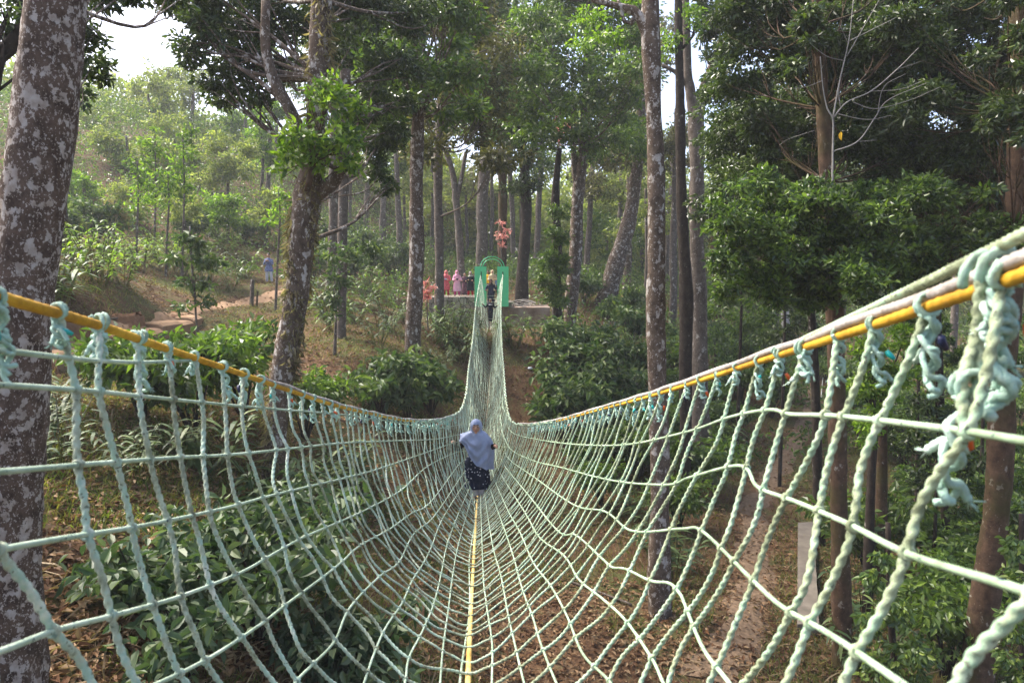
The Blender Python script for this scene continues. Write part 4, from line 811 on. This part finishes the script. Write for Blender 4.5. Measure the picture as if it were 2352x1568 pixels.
# ------------------------------------------------------------------ built things
def block(name, mat, label, cat, x0, x1, ytop, ybot, Y, depth, bev=.02, lift=0, noise=.015):
    a = at(x0, ytop, Y); b = at(x1, ybot, Y); nx = max(3, int((b[0] - a[0]) / .25)); nzv = max(3, int((a[2] - b[2]) / .25)); bm = bmesh.new()
    mb = MB(); boxm(mb, (a[0], Y, b[2]), (b[0], Y + depth, a[2])); me = mb.mesh(name, mat, smooth=False); bm.from_mesh(me)
    bmesh.ops.subdivide_edges(bm, edges=bm.edges, cuts=7, use_grid_fill=True)
    for v in bm.verts: v.co += Vector((math.sin(v.co.z*5+v.co.x*3), math.sin(v.co.x*4+v.co.z*7), math.sin(v.co.x*6+v.co.y*5))) * noise
    bm.to_mesh(me); bm.free(); o = link(name, me); tag(o, label, cat); return o
def stonemat():
    m, t, p, o = newmat("rubble_stone"); co = objco(t); v = t.nodes.new("ShaderNodeTexVoronoi"); v.feature = 'DISTANCE_TO_EDGE'; v.inputs['Scale'].default_value = 3.2
    t.links.new(co, v.inputs['Vector']); v2 = t.nodes.new("ShaderNodeTexVoronoi"); v2.inputs['Scale'].default_value = 3.2; t.links.new(co, v2.inputs['Vector'])
    r = ramp(t, [(.16,.13,.10),(.30,.26,.21),(.22,.17,.12)]); t.links.new(v2.outputs['Color'], r.inputs[0]); r2 = ramp(t, [(0,0,0),(1,1,1)], [.02,.07]); t.links.new(v.outputs[0], r2.inputs[0])
    c = mixc(t, r2.outputs[0], (.05,.038,.028), r.outputs[0]); t.links.new(c, p.inputs['Base Color']); p.inputs['Roughness'].default_value = .9; bump(t, p, r2.outputs[0], 1, .05); return m
def plastermat():
    m, t, p, o = newmat("stained_plaster"); co = objco(t); a = nz(t, 1.3, 6, .65, co); r = ramp(t, [(.13,.075,.045),(.26,.18,.13),(.36,.32,.27)], [.3,.5,.72]); t.links.new(a.outputs[0], r.inputs[0])
    t.links.new(r.outputs[0], p.inputs['Base Color']); p.inputs['Roughness'].default_value = .9; b = nz(t, 14, 4, .6, co); bump(t, p, b.outputs[0], .4, .02); return m
block("stone_wall", stonemat(), "rubble stone retaining wall below the standing women", "retaining wall", 985, 1094, 682, 790, 40.2, 3.2)
block("plaster_wall", plastermat(), "stained plaster retaining wall right of the green portal", "retaining wall", 1094, 1262, 706, 800, 40.0, 3.0)
structure(block("platform", M['concrete'], "", "", 1085, 1175, 694, 705.4, 39.6, 3.0, noise=.004)); 
bpy.data.objects["platform"].pop('label', None); 
par = block("parapet", M['concrete'], "low weathered concrete parapet beside the footpath", "parapet", 1830, 1872, 1205, 1290, 19.3, .5)
def parapet():
    me = par.data; me.clear_geometry(); a = hit(1836, 1215); b = hit(1836, 1455); mb = MB(); k_ = 24; V = []
    for i in range(k_):
        t = i / (k_ - 1); c = a * (1 - t) + b * t; zt = a[2] * (1 - t) + b[2] * t + .2; wv = .006 * math.sin(i * 1.9)
        V += [(c[0] - .05 + wv, c[1], zt - 2.2), (c[0] - .05 + wv, c[1], zt), (c[0] + .42 + wv, c[1], zt + .02), (c[0] + .46 + wv, c[1], zt - 2.2)]
    Fq = [(4*i+j, 4*i+(j+1) % 4, 4*i+4+(j+1) % 4, 4*i+4+j) for i in range(k_-1) for j in range(4)] + [(0,1,2,3), (4*k_-1,4*k_-2,4*k_-3,4*k_-4)]
    mb.add(V, Fq); m2 = mb.mesh("parapet", M['concrete'], smooth=False); par.data = m2
parapet()
# green portal
def portal():
    Y = 38.6; c = at(1129, 703, Y); t = thing("green_portal", "green painted portal of two tall panels joined by an arch", "portal", tuple(c))
    for x0, x1 in ((1090, 1117), (1142, 1168)):
        a = at(x0, 612, Y); b = at(x1, 704, Y); mb = MB(); d = .42; xc0, xc1, z0, z1 = a[0], b[0], b[2], a[2]
        cx = at((1105 if x0 == 1090 else 1155), 630, Y)[0]; s = .032; zt = at(0, 624, Y)[2]; zb = zt - .42
        boxm(mb, (xc0, Y, z0), (cx - s, Y + d, z1)); boxm(mb, (cx + s, Y, z0), (xc1, Y + d, z1)); boxm(mb, (cx - s, Y + .002, zt), (cx + s, Y + d - .002, z1 - .002)); boxm(mb, (cx - s, Y + .002, z0 + .002), (cx + s, Y + d - .002, zb))
        pn = mb.obj("panel", M['green_paint'], t, smooth=False)
        mb = MB(); tube(mb, np.array([(cx, Y + .2, zt - .0), (cx, Y + .2, zb)]), .03, 8); ab = mb.obj("anchor_bar", M['bark_dark'], t); mpi = ab.matrix_parent_inverse.copy(); ab.parent = pn; ab.matrix_parent_inverse = (t.matrix_basis @ pn.matrix_parent_inverse).inverted()
    p0 = at(1103, 612, Y + .15); p1 = at(1158, 612, Y + .15)
    for k_, dz in ((0, 0), (1, -.1)):
        a = np.linspace(0, math.pi, 30); cx = (p0[0] + p1[0]) / 2; rr = (p1[0] - p0[0]) / 2 - k_ * .13
        C = np.c_[cx - np.cos(a) * rr, np.full(30, Y + .15 + k_ * .12), p0[2] - .05 + np.sin(a) * (.60 - k_ * .14)]; mb = MB(); tube(mb, C, .022, 8); mb.obj("arch_pipe", M['green_pipe'], t)
portal()
def coil():
    b = at(1180, 690, 41.0); b[2] = at(0, 706, 40)[2]; mb = MB()
    for k_ in range(6):
        a = np.linspace(0, 6.283, 40); r_ = .5 + .06 * k_; C = np.c_[b[0] + .5 + np.cos(a) * r_, b[1] + np.sin(a) * .4, b[2] + .06 + .05 * k_ + .1 * np.sin(2 * a + k_)]
        tube(mb, C, .018, 5, cap=False)
    o = mb.obj("rope_coil", M['grey']); tag(o, "pale coil of spare rope lying behind the plaster wall", "rope coil")
coil()
def posts():
    for (x, y0, y1, Y, w_, lb, mt) in [(577,706,642,29.5,8,"square weathered wooden post leaning beside the dirt path",'bark_pale'),(589,706,668,30,4,"thin wooden stake right of the leaning post",'bark_brown')]:
        b = hit(x, y0); Yb = b[1]; tp = at(x + 3, y1, Yb); mb = MB(); Q = np.array([b + [0, 0, -.2], (b + tp) / 2, tp]); tube(mb, smoothline(Q, .1), w_ * mpp(Yb) / 2 * 1.2, 4, rough=.03)
        tag(mb.obj("wooden_post" if w_ > 5 else "wooden_stake", M[mt], smooth=False), lb, "post")
posts()
def fence(x, y, n_, lb, h=.9):
    b = hit(x, y); t = thing("bamboo_fence", lb, "fence", tuple(b)); sp = 5.5 * mpp(b[1])
    for i in range(n_):
        mb = MB(); p = b + [i * sp, .06 * i, 0]; p[2] = G(p[0], p[1]); tube(mb, np.array([p + [0, 0, -.1], p + [.04 * random.uniform(-1, 1), 0, h * random.uniform(.8, 1.1)]]), .02, 5); mb.obj("paling", M['straw'], t)
    for z in (.3, .65):
        mb = MB(); e = b + [(n_-1) * sp, .06 * (n_-1), 0]; e[2] = G(e[0], e[1]); tube(mb, np.array([b + [0, -.03, h * z], e + [0, -.03, h * z]]), .018, 5); mb.obj("rail", M['straw'], t)
fence(1778, 805, 7, "small bamboo fence left of the white-barked trunk"); fence(1845, 832, 9, "small bamboo fence below the right handrail")
def marker():
    C = smoothline(np.array([hit(1890, 870) + [0, 0, .05], hit(1887, 900) + [0, 0, .05], hit(1884, 945) + [0, 0, .05]]), .35); mb = MB(); tube(mb, C, .02, 5, rough=.1)
    tag(mb.obj("marker_line", plain("white_rope", (.6,.6,.56), .7, .3, 9)), "white marker line lying along the grass beside the footpath", "line")
marker()
for (x, y, lb) in [(1300,925,"small white plastic scrap beside the dark bush"),(1218,848,"small white plastic scrap on the bare slope right of the net")]:
    b = hit(x, y); mb = MB(); ellips(mb, b + [0, 0, .05], (.12, .09, .06), 10, 6, fn=lambda d: d * (1 + .25 * np.sin(d[..., :1] * 7 + d[..., 1:2] * 9))); tag(mb.obj("plastic_scrap", plain("white_plastic", (.7,.72,.75), .4, .1)), lb, "litter")
for pts, lb in [([(1450,1395),(1385,1370),(1310,1340)],"long fallen branch lying under the right netting"),([(270,735),(180,745),(120,752)],"pale fallen sticks on the slope beside the big trunk")]:
    C = np.array([hit(*p) + [0, 0, .05] for p in pts]); mb = MB(); tube(mb, smoothline(C, .1), .03, 6, rough=.08); tag(mb.obj("fallen_branch", M['bark_pale']), lb, "branch")
# earth steps and the cut bank behind them
def steps():
    cs = [(110,824,150),(175,808,80),(238,788,70),(300,770,72),(345,754,80),(392,738,64),(424,727,44)]
    C = np.array([hit(x, y) for x, y, w_ in cs]); C = smoothline(C, .05); nS = 9; idx = np.linspace(0, len(C) - 1, nS + 1).astype(int)
    for a_, b_ in zip(idx[:-1], idx[1:]):
        p = C[a_]; q = C[b_]; d = (q - p)[:2]; L = np.linalg.norm(d); d /= L; sd2 = np.array([d[1], -d[0]]); zt = G(q[0], q[1]) + .01; mb = MB(); k_ = 10; V = []
        for t in np.linspace(-1, 1, k_):                       # worn tread, rounded nose, sides running into the slope
            wv = .04 * math.sin(t * 4 + a_); P0 = p[:2] + sd2 * t * .62 + d * (wv - .05 * t * t); P1 = q[:2] + sd2 * t * .62 + d * .12; e = .12 * t ** 6
            V += [(*P0, zt - 1.6), (*(P0 - d * .03), zt - .05 - e), (*(P0 + d * .03), zt - e), (*P1, zt + .01 - e), (*P1, zt - 1.6)]
        Fq = [(5*j+c, 5*j+(c+1) % 5, 5*j+5+(c+1) % 5, 5*j+5+c) for j in range(k_-1) for c in range(5)]; mb.add(V, Fq)
        mb.add([V[i] for i in range(5)], [(0,1,2,3)]); mb.add([V[-5+i] for i in range(5)], [(3,2,1,0)])
        structure(mb.obj("step", M['path'], smooth=False))
    top = [(95,735),(170,728),(240,722),(300,720),(340,712),(390,716),(440,716),(480,704)]; bot = [(95,818),(170,802),(235,784),(300,764),(345,748),(395,733),(440,724),(480,708)]
    A_ = np.array([hit(*p) for p in bot]); nb = len(A_); V = []; kk = 7
    Bt = np.array([at(p[0], p[1], A_[i][1] + .75) for i, p in enumerate(top)])
    A2 = smoothline(A_, .2); t2 = np.linspace(0, 1, len(A2)); B2 = smoothline(Bt, .2); B2 = np.stack([np.interp(t2, np.linspace(0, 1, len(B2)), B2[:, j]) for j in range(3)], 1)
    for i in range(len(A2)):
        for j in range(kk):
            t = j / (kk - 1); c = A2[i] * (1 - t) + B2[i] * t; c = c + np.array([0, .25 * t * (1 - t) * 2, 0]) + rng.normal(0, .02, 3); 
            if j == 0: c[2] -= .3
            V.append(c)
        V.append(B2[i] + [0, 1.2, -.35])
    kk += 1; i = np.arange(len(A2)-1)[:, None]; j = np.arange(kk-1)[None]
    mb = MB(); mb.add(V, np.stack([i*kk+j, (i+1)*kk+j, (i+1)*kk+j+1, i*kk+j+1], -1).reshape(-1, 4)); structure(mb.obj("earth_bank", M['soil']))
steps()

# ------------------------------------------------------------------ people
def clothmat(name, col, var=.15, scale=6, dots=None, rough=.85):
    m, t, p, o = newmat(name); co = objco(t); a = nz(t, scale, 3, .5, co); c = np.array(col)
    r = ramp(t, [tuple(c*(1-var)), tuple(np.minimum(1, c*(1+var)))], [.35,.65]); t.links.new(a.outputs[0], r.inputs[0]); cc = r.outputs[0]
    if dots:
        v = t.nodes.new("ShaderNodeTexVoronoi"); v.inputs['Scale'].default_value = dots[1]; v.inputs['Randomness'].default_value = .55; t.links.new(co, v.inputs['Vector'])
        r2 = ramp(t, [(1,1,1),(0,0,0)], [.2,.27]); t.links.new(v.outputs['Distance'], r2.inputs[0]); cc = mixc(t, r2.outputs[0], cc, dots[0])
    t.links.new(cc, p.inputs['Base Color']); p.inputs['Roughness'].default_value = rough; p.inputs['Specular IOR Level'].default_value = .15; return m
SKIN = plain("brown_skin", (.42,.23,.14), .55, .06, 12, .35, 0); SKIN_D = plain("dark_brown_skin", (.22,.11,.06), .55, .06, 12, .35, 0)
HAIR = plain("black_hair", (.012,.009,.008), .5, .2, 30, .4, 0); EYE = plain("dark_eye", (.015,.01,.008), .3, .1, 30, .5, 0); LIP = plain("lips", (.30,.09,.07), .5, .1, 30, .3, 0)
def person(label, foot, H, rz=0, lean=0.0, hands=((.42,-.25,.95),(-.42,-.25,.95)), skin=None, top=None, top_mat=None, bottom=None, sleeves=None, scarf=None, drape=None, hair=True, feet=((.09,0),(-.09,0)), hem=.42, flare=1.0, extra=None, look=0.0, vox=.011, hs=1.0):
    """figure faces local -y; hands given as fractions of height (x, y, z)"""
    skin = skin or SKIN; t = thing("person", label, "person", tuple(foot)); t.rotation_euler = (0, 0, rz); k_ = H
    def P(x, y, z): return np.array([x, y - lean * z * z, z]) * k_
    J = dict(pel=P(0,0,.52), wai=P(0,0,.60), che=P(0,.005,.73), nec=P(0,0,.83), hea=P(0,-.01,.87))
    for s, nm in ((1, 'l'), (-1, 'r')):
        J['sh'+nm] = P(s*.105,0,.80); h = np.array(hands[0 if s > 0 else 1]); hp = P(*h); sh = J['sh'+nm]; d = hp - sh; L = min(np.linalg.norm(d), .345 * k_); hp = sh + d / np.linalg.norm(d) * L
        ab = math.sqrt(max((.175*k_)**2 - (L/2)**2, 0)); ev = np.array([s*.5, .35, -1.0]); dd = d/np.linalg.norm(d); ev -= dd*(ev@dd); ev /= np.linalg.norm(ev)
        J['el'+nm] = (sh+hp)/2 + ev*ab; J['ha'+nm] = hp
        f = feet[0 if s > 0 else 1]; J['hi'+nm] = P(s*.055,0,.50); J['an'+nm] = P(f[0]*.7+.02*s,f[1],.045); J['kn'+nm] = (J['hi'+nm]+J['an'+nm])/2 + np.array([0,-.02,0])*k_
        J['to'+nm] = J['an'+nm] + np.array([s*.01,-.085,-.025])*k_
    names = ['pel','wai','che','nec','hea','shl','ell','hal','shr','elr','har','hil','knl','anl','tol','hir','knr','anr','tor']; ix = {n_: i for i, n_ in enumerate(names)}
    E = [('pel','wai'),('wai','che'),('che','nec'),('nec','hea'),('che','shl'),('shl','ell'),('ell','hal'),('che','shr'),('shr','elr'),('elr','har'),('pel','hil'),('hil','knl'),('knl','anl'),('anl','tol'),('pel','hir'),('hir','knr'),('knr','anr'),('anr','tor')]
    rad = dict(pel=.085,wai=.07,che=.08,nec=.032,hea=.035,shl=.034,ell=.024,hal=.015,shr=.034,elr=.024,har=.015,hil=.055,knl=.034,anl=.022,tol=.018,hir=.055,knr=.034,anr=.022,tor=.018)
    me = bpy.data.meshes.new("b"); me.from_pydata([tuple(J[n_]) for n_ in names], [(ix[a], ix[b]) for a, b in E], []); o = bpy.data.objects.new("b", me); COL.objects.link(o)
    sk = o.modifiers.new("s", 'SKIN'); sk.use_smooth_shade = True
    for n_ in names: v = me.skin_vertices[0].data[ix[n_]]; v.radius = (rad[n_]*k_,)*2; v.use_root = n_ == 'pel'
    o.modifiers.new("u", 'SUBSURF').levels = 1
    dg = bpy.context.evaluated_depsgraph_get(); m1 = bpy.data.meshes.new_from_object(o.evaluated_get(dg)); bpy.data.objects.remove(o)
    bm = bmesh.new(); bm.from_mesh(m1)
    hc = P(0, -.012, .925) ; hr = np.array([.047,.058,.068]) * k_ * hs; mb = MB()
    def hf(d):                                                  # cheek, jaw, brow and chin
        z = d[..., 2:3]; y = d[..., 1:2]; jaw = np.where(z < 0, 1 + .22 * z, 1.0); q = d.copy(); q[..., 0:1] *= jaw; q[..., 1:2] *= np.where((z < 0) & (y > 0), 1 + .35 * z, 1.0); return q
    ellips(mb, hc, hr, 22, 16, fn=hf); ellips(mb, hc + np.array([0,-.058,-.008])*k_*hs, np.array([.010,.014,.019])*k_, 8, 8)
    ellips(mb, hc + np.array([0,-.047,-.05])*k_*hs, np.array([.018,.014,.014])*k_, 8, 8)
    for s in (-1, 1): ellips(mb, hc + np.array([s*.048,.004,-.005])*k_*hs, np.array([.008,.016,.024])*k_, 8, 8); ellips(mb, hc + np.array([s*.02,-.052,.016])*k_*hs, np.array([.014,.008,.007])*k_, 8, 6)
    for nm, s in (('l',1),('r',-1)):
        w_ = J['ha'+nm]; fd = w_ - J['el'+nm]; fd /= np.linalg.norm(fd); sd2 = np.cross(fd, [0,1,.2]); sd2 /= np.linalg.norm(sd2); nm_ = np.cross(sd2, fd)
        C = np.array([w_ - fd*.012*k_, w_ + fd*.02*k_, w_ + fd*.048*k_]); tube(mb, C, np.array([.015,.021,.017])*k_, 8)
        for q in range(4):
            b0 = w_ + fd*.042*k_ + sd2*(q-1.5)*.0105*k_; Lf = (.030,.036,.034,.026)[q]*k_
            tube(mb, np.array([b0, b0+fd*Lf*.5-nm_*.004*k_, b0+fd*Lf*.75-nm_*.018*k_, b0+fd*Lf*.55-nm_*.030*k_]), .0058*k_, 6)
        b0 = w_ + fd*.012*k_ + sd2*.018*k_*s; tube(mb, np.array([b0, b0+(fd*.6+sd2*.6*s)*.022*k_, b0+(fd*.9-nm_*.5)*.035*k_]), .0065*k_, 6)
    m2 = mb.mesh("h", skin); bm.from_mesh(m2); me = bpy.data.meshes.new("body"); bm.to_mesh(me); bm.free()
    o = bpy.data.objects.new("tmp", me); COL.objects.link(o); rm = o.modifiers.new("r", 'REMESH'); rm.mode = 'VOXEL'; rm.voxel_size = vox * k_ / 1.55; rm.use_smooth_shade = True
    dg = bpy.context.evaluated_depsgraph_get(); mf = bpy.data.meshes.new_from_object(o.evaluated_get(dg)); bpy.data.objects.remove(o); mf.materials.clear(); mf.materials.append(skin)
    for p in mf.polygons: p.use_smooth = True
    mf.name = "body"; bo = bpy.data.objects.new("body", mf); COL.objects.link(bo); bo.parent = t
    def part(nm, mb, m): o = bpy.data.objects.new(nm, mb.mesh(nm, m)); COL.objects.link(o); o.parent = bo if nm in ('eye', 'mouth', 'eyebrow', 'hair') else t; return o
    for s in (-1, 1): mb = MB(); ellips(mb, hc + np.array([s*.02,-.0575,.008])*k_*hs, np.array([.0085,.004,.0045])*k_, 8, 6); part("eye", mb, EYE)
    mb = MB(); ellips(mb, hc + np.array([0,-.059,-.034])*k_*hs, np.array([.014,.004,.0045])*k_, 8, 6); part("mouth", mb, LIP)
    for s in (-1, 1): mb = MB(); tube(mb, np.array([hc + np.array([s*.008,-.060,.026])*k_*hs, hc + np.array([s*.02,-.060,.030])*k_*hs, hc + np.array([s*.032,-.053,.025])*k_*hs]), .003*k_, 5); part("eyebrow", mb, HAIR)
    def loft(rings, m, nm, op=None, thick=0):
        nn_ = 40; th = np.arange(nn_)/nn_*2*np.pi; V = []
        for (c, rx, ry, fold) in rings:
            wv = 1 + fold*np.sin(th*7+c[2]*6)+fold*.6*np.sin(th*11+1+c[2]*9); V.append(np.c_[c[0]+np.cos(th)*rx*wv, c[1]+np.sin(th)*ry*wv, np.full(nn_, c[2])])
        V = np.array(V); m_ = len(rings); i = np.arange(m_-1)[:, None]; j = np.arange(nn_)[None]; jn = (j+1) % nn_
        mb = MB(); mb.add(V, np.stack([i*nn_+j, i*nn_+jn, (i+1)*nn_+jn, (i+1)*nn_+j], -1).reshape(-1, 4)); return part(nm, mb, m)
    if top_mat:
        zs_ = [.845,.82,.79,.74,.66,.60,.54,.48,hem]; rx = [.04,.085,.122,.118,.10,.098,.112,.12*flare,.13*flare]; ry = [.04,.055,.068,.075,.07,.07,.08,.085*flare,.095*flare]
        zz_ = np.linspace(.845, hem, 26); loft([(P(0,0,z), np.interp(-z, [-q for q in zs_], rx)*k_, np.interp(-z, [-q for q in zs_], ry)*k_, .0 if z > .6 else .035*(.6-z)/.2) for z in zz_], top_mat, top or "tunic")
        for nm in 'lr':
            S_, E_, H_ = J['sh'+nm], J['el'+nm], J['ha'+nm]; mb = MB(); C = smoothline(np.array([S_*.9+J['che']*.1, E_, E_*.12+H_*.88]), .02); tube(mb, C, np.linspace(.046,.028,len(C))*k_*(1+.05*np.sin(np.arange(len(C))*1.7)), 12); part("sleeve", mb, sleeves or top_mat)
    if bottom:
        for nm in 'lr':
            mb = MB(); C = smoothline(np.array([J['hi'+nm]+[0,0,.03*k_], J['kn'+nm], J['an'+nm]+[0,0,.01*k_]]), .03); tube(mb, C, np.linspace(.060,.040,len(C))*k_*(1+.04*np.sin(np.arange(len(C))*1.3)), 14); part("trouser_leg", mb, bottom)
    if hair and not scarf:
        mb = MB(); ellips(mb, hc + np.array([0,.012,.012])*k_, hr*1.1, 20, 14, fn=lambda d: np.where((d[..., 1:2] < -.1) & (d[..., 2:3] < .35), d*.8, d)); part("hair", mb, HAIR)
    if scarf:
        nu, nv = 40, 26; mb = MB(); th = np.linspace(0, 2*np.pi, nu, endpoint=False); V = []                    # hood: closed round the head, open at the face, flowing to the shoulders
        open_ = []
        for j in range(nv):
            t2 = j/(nv-1)
            for a in th:
                d = np.array([math.sin(a), -math.cos(a)])
                if t2 < .6:
                    ph = t2/.6*2.45; rr = math.sin(min(ph, 1.9)); z = .925 + .082*hs*math.cos(ph); rx_, ry_ = .062*rr*hs, .072*rr*hs
                else:
                    q = (t2-.6)/.4; z = (.925-.063*hs) - .075*q; rx_, ry_ = .058*hs+.075*q**1.3, .064*hs+.03*q
                wv = 1+.03*math.sin(a*6+t2*9)*t2; V.append(P(d[0]*rx_*wv, d[1]*ry_*wv + .006, z)); fx = d[0]*rx_; fz = z-.918
                open_.append(d[1] < 0 and (fx/(.037*hs))**2+(fz/(.047*hs))**2 < 1)
        Fq = [(j*nu+i, j*nu+(i+1)%nu, (j+1)*nu+(i+1)%nu, (j+1)*nu+i) for j in range(nv-1) for i in range(nu)]; Fq = [f for f in Fq if sum(open_[v] for v in f) < 3]
        mb.add(V, Fq); part("headscarf", mb, scarf)
    if drape:                                                     # shawl spread over both arms with a slanting hem
        m_, hemf = drape; nu, nv = 64, 20; th = np.linspace(0, 2*np.pi, nu, endpoint=False); V = []
        for j in range(nv):
            q = j/(nv-1)
            for a in th:
                sx = math.sin(a); fy = -math.cos(a); w1 = math.copysign(abs(sx)**.75, sx); hemz = hemf(w1) - (.03 if fy < 0 else -.05)
                z0 = .868; sh = .045*min(1, q*3.2)*1.0; z = z0 - sh - (z0 - .045 - hemz)*max(0, q-.12)/.88
                rx_ = .052 + .080*min(1, q*3.5) + .075*min(1, q*2)*(abs(w1)**1.5)*(1-.25*q); ry_ = .056 + .04*min(1, q*3) + .035*q
                fd = 1 + .10*math.sin(a*7+q*5)*q + .06*math.sin(a*12+2-q*3)*q
                V.append(P(w1*rx_*fd, fy*ry_*fd*(1 + .10*math.sin(q*20 + w1*w1*9 + w1*3)*min(1, q*3)*(fy < .2)) - .012*math.sin(q*3.1)*(fy < 0), z + .008*math.sin(w1*7+q*6)))
        mb = MB(); mb.add(V, [(j*nu+i, j*nu+(i+1)%nu, (j+1)*nu+(i+1)%nu, (j+1)*nu+i) for j in range(nv-1) for i in range(nu)]); part("shawl", mb, m_)
    if extra: extra(t, J, P, part)
    return t, J
BLUE = clothmat("grey_blue_shawl", (.27,.31,.43), .12, 5); NAVY = clothmat("navy_dotted_dress", (.010,.014,.03), .2, 6, ((.42,.44,.48), 17))
GREYT = clothmat("light_grey_trousers", (.45,.45,.50), .1); BLACK = clothmat("black_cloth", (.012,.012,.016), .3)
ft = base(13.2)[0] + [0, 0, .0]
person("woman in a grey-blue shawl and dotted navy dress crossing the net", ft + [0,0,-.02], 1.66, 0, .20, ((.22,-.10,.70),(-.25,-.16,.76)), top="dress", top_mat=NAVY, bottom=GREYT, sleeves=BLACK, scarf=BLUE, drape=(BLUE, lambda w: .535 - .12*w - .05*(1-abs(w)) + (.14*(-w-.2) if w < -.2 else 0)), feet=((.02,.02),(-.02,-.02)), hem=.15, flare=1.2, hs=1.16)
fc = base(34.6)[0]
DARKN = clothmat("dark_navy_clothes", (.014,.017,.028), .25); 
def chest(t, J, P, part): mb = MB(); tube(mb, np.array([P(-.07,-.078,.755), P(0,-.086,.757), P(.07,-.078,.755)]), .012, 6); part("chest_stripe", mb, clothmat("white_stripe", (.7,.7,.7), .05))
person("child in dark clothes with a white chest stripe starting across the net", fc, 1.22, 0, .03, ((.30,-.03,.72),(-.32,-.03,.76)), SKIN_D, "shirt", DARKN, DARKN, feet=((.02,.0),(-.02,.02)), hem=.47, extra=chest)
fa = base(36.6)[0] + [0, 0, .1]
person("woman in black with a dark headscarf standing behind the child on net", fa, 1.5, 0, .02, ((.16,-.12,.62),(-.16,-.12,.62)), SKIN_D, "robe", clothmat("dark_blue_robe", (.02,.025,.05), .3), BLACK, scarf=clothmat("black_headscarf", (.02,.015,.015), .3), hem=.2)
zf = at(0, 682, 40.2)[2]
def stand(px, Y, label, H, **k):
    p = at(px, 680, Y); p[2] = zf + .0; return person(label, p, H, random.uniform(-.15, .15), 0.0, k.pop('hands', ((.10,-.2,.64),(-.07,-.2,.66))), vox=.014, **k)
RED = clothmat("coral_red_tunic", (.55,.10,.12), .3, 9); PINK = clothmat("pink_tunic", (.72,.36,.48), .12, 6); SALM = clothmat("salmon_scarf", (.72,.17,.18), .15); PSC = clothmat("pink_scarf", (.75,.28,.42), .12)
CRIM = clothmat("crimson_trousers", (.32,.012,.03), .2); MAG = clothmat("magenta_trousers", (.45,.02,.14), .2); WHT = clothmat("pale_blue_shawl", (.55,.62,.70), .1); PAT = clothmat("patterned_maroon_dress", (.10,.05,.07), .4, 14, ((.25,.18,.2), 22)); GRYS = clothmat("grey_headscarf", (.26,.25,.22), .2, 14)
def bag(m, x=.12): 
    def f(t, J, P, part): mb = MB(); ellips(mb, P(0,-.13,.66), np.array([.07,.04,.05]), 10, 8); part("handbag", mb, m)
    return f
stand(1025, 41.4, "woman in coral red tunic and salmon headscarf, leftmost on the terrace", 1.56, top="tunic", top_mat=RED, bottom=CRIM, scarf=SALM, extra=bag(BLUE), hem=.25, flare=1.1)
stand(1014, 41.9, "woman in pale blue partly hidden behind the coral tunic woman", 1.5, top="tunic", top_mat=WHT, bottom=WHT, scarf=WHT, hem=.2)
stand(1050, 41.3, "woman in pale pink tunic and pink headscarf on the terrace", 1.56, top="tunic", top_mat=PINK, bottom=MAG, scarf=PSC, extra=bag(BLACK), hem=.2, flare=1.15)
stand(1068, 42.0, "bare-headed girl in a dark patterned dress on the terrace", 1.42, top="dress", top_mat=PAT, bottom=PAT, hem=.12, flare=1.1, extra=bag(DARKN))
stand(1081, 41.4, "woman in a black robe with grey headscarf beside the portal", 1.5, top="robe", top_mat=BLACK, bottom=clothmat("red_skirt", (.42,.01,.02), .2), scarf=GRYS, hem=.22, flare=1.15)
stand(1121, 42.3, "person in a yellow shirt standing behind the portal opening", 1.55, top="shirt", top_mat=clothmat("yellow_shirt", (.75,.45,.03), .1), bottom=clothmat("tan_trousers", (.35,.26,.2), .1), skin=SKIN_D, hem=.5)
stand(1131, 42.0, "woman in a cream headscarf seen inside the portal opening", 1.58, top="robe", top_mat=clothmat("cream_robe", (.55,.40,.24), .15), bottom=BLACK, scarf=clothmat("cream_scarf", (.62,.48,.30), .15), hem=.2)
stand(1139, 42.5, "person in light blue standing by the right portal panel", 1.3, top="shirt", top_mat=clothmat("light_blue_shirt", (.12,.30,.50), .1), bottom=DARKN, hem=.5)
hp = hit(619, 650)
def phone(t, J, P, part): mb = MB(); c = P(.0,-.17,.74); boxm(mb, c - [.08,.01,.03], c + [.08,.01,.03]); part("phone", mb, DARKN)
person("woman in a blue patterned tunic and white trousers on the hillside path", hp, 1.55, .1, 0, ((.04,-.17,.74),(-.05,-.17,.74)), top="tunic", top_mat=clothmat("blue_patterned_tunic", (.16,.19,.33), .35, 16, ((.45,.48,.6), 20)), bottom=clothmat("white_trousers", (.62,.62,.66), .05), hem=.38, flare=1.15, extra=phone)

# ------------------------------------------------------------------ haze
HAZE = 0.0008
if HAZE:
    mb = MB(); boxm(mb, (-130, -25, -14), (130, 135, 45)); m = bpy.data.materials.new("haze"); m.use_nodes = True; t = m.node_tree; t.nodes.clear()
    o_ = t.nodes.new("ShaderNodeOutputMaterial"); v = t.nodes.new("ShaderNodeVolumePrincipled"); v.inputs['Density'].default_value = HAZE; v.inputs['Color'].default_value = (.9,.93,.95,1); v.inputs['Anisotropy'].default_value = .1
    t.links.new(v.outputs[0], o_.inputs['Volume']); h = mb.obj("haze", m, smooth=False); tag(h, "thin bright haze hanging among the trees", "haze", kind='stuff')
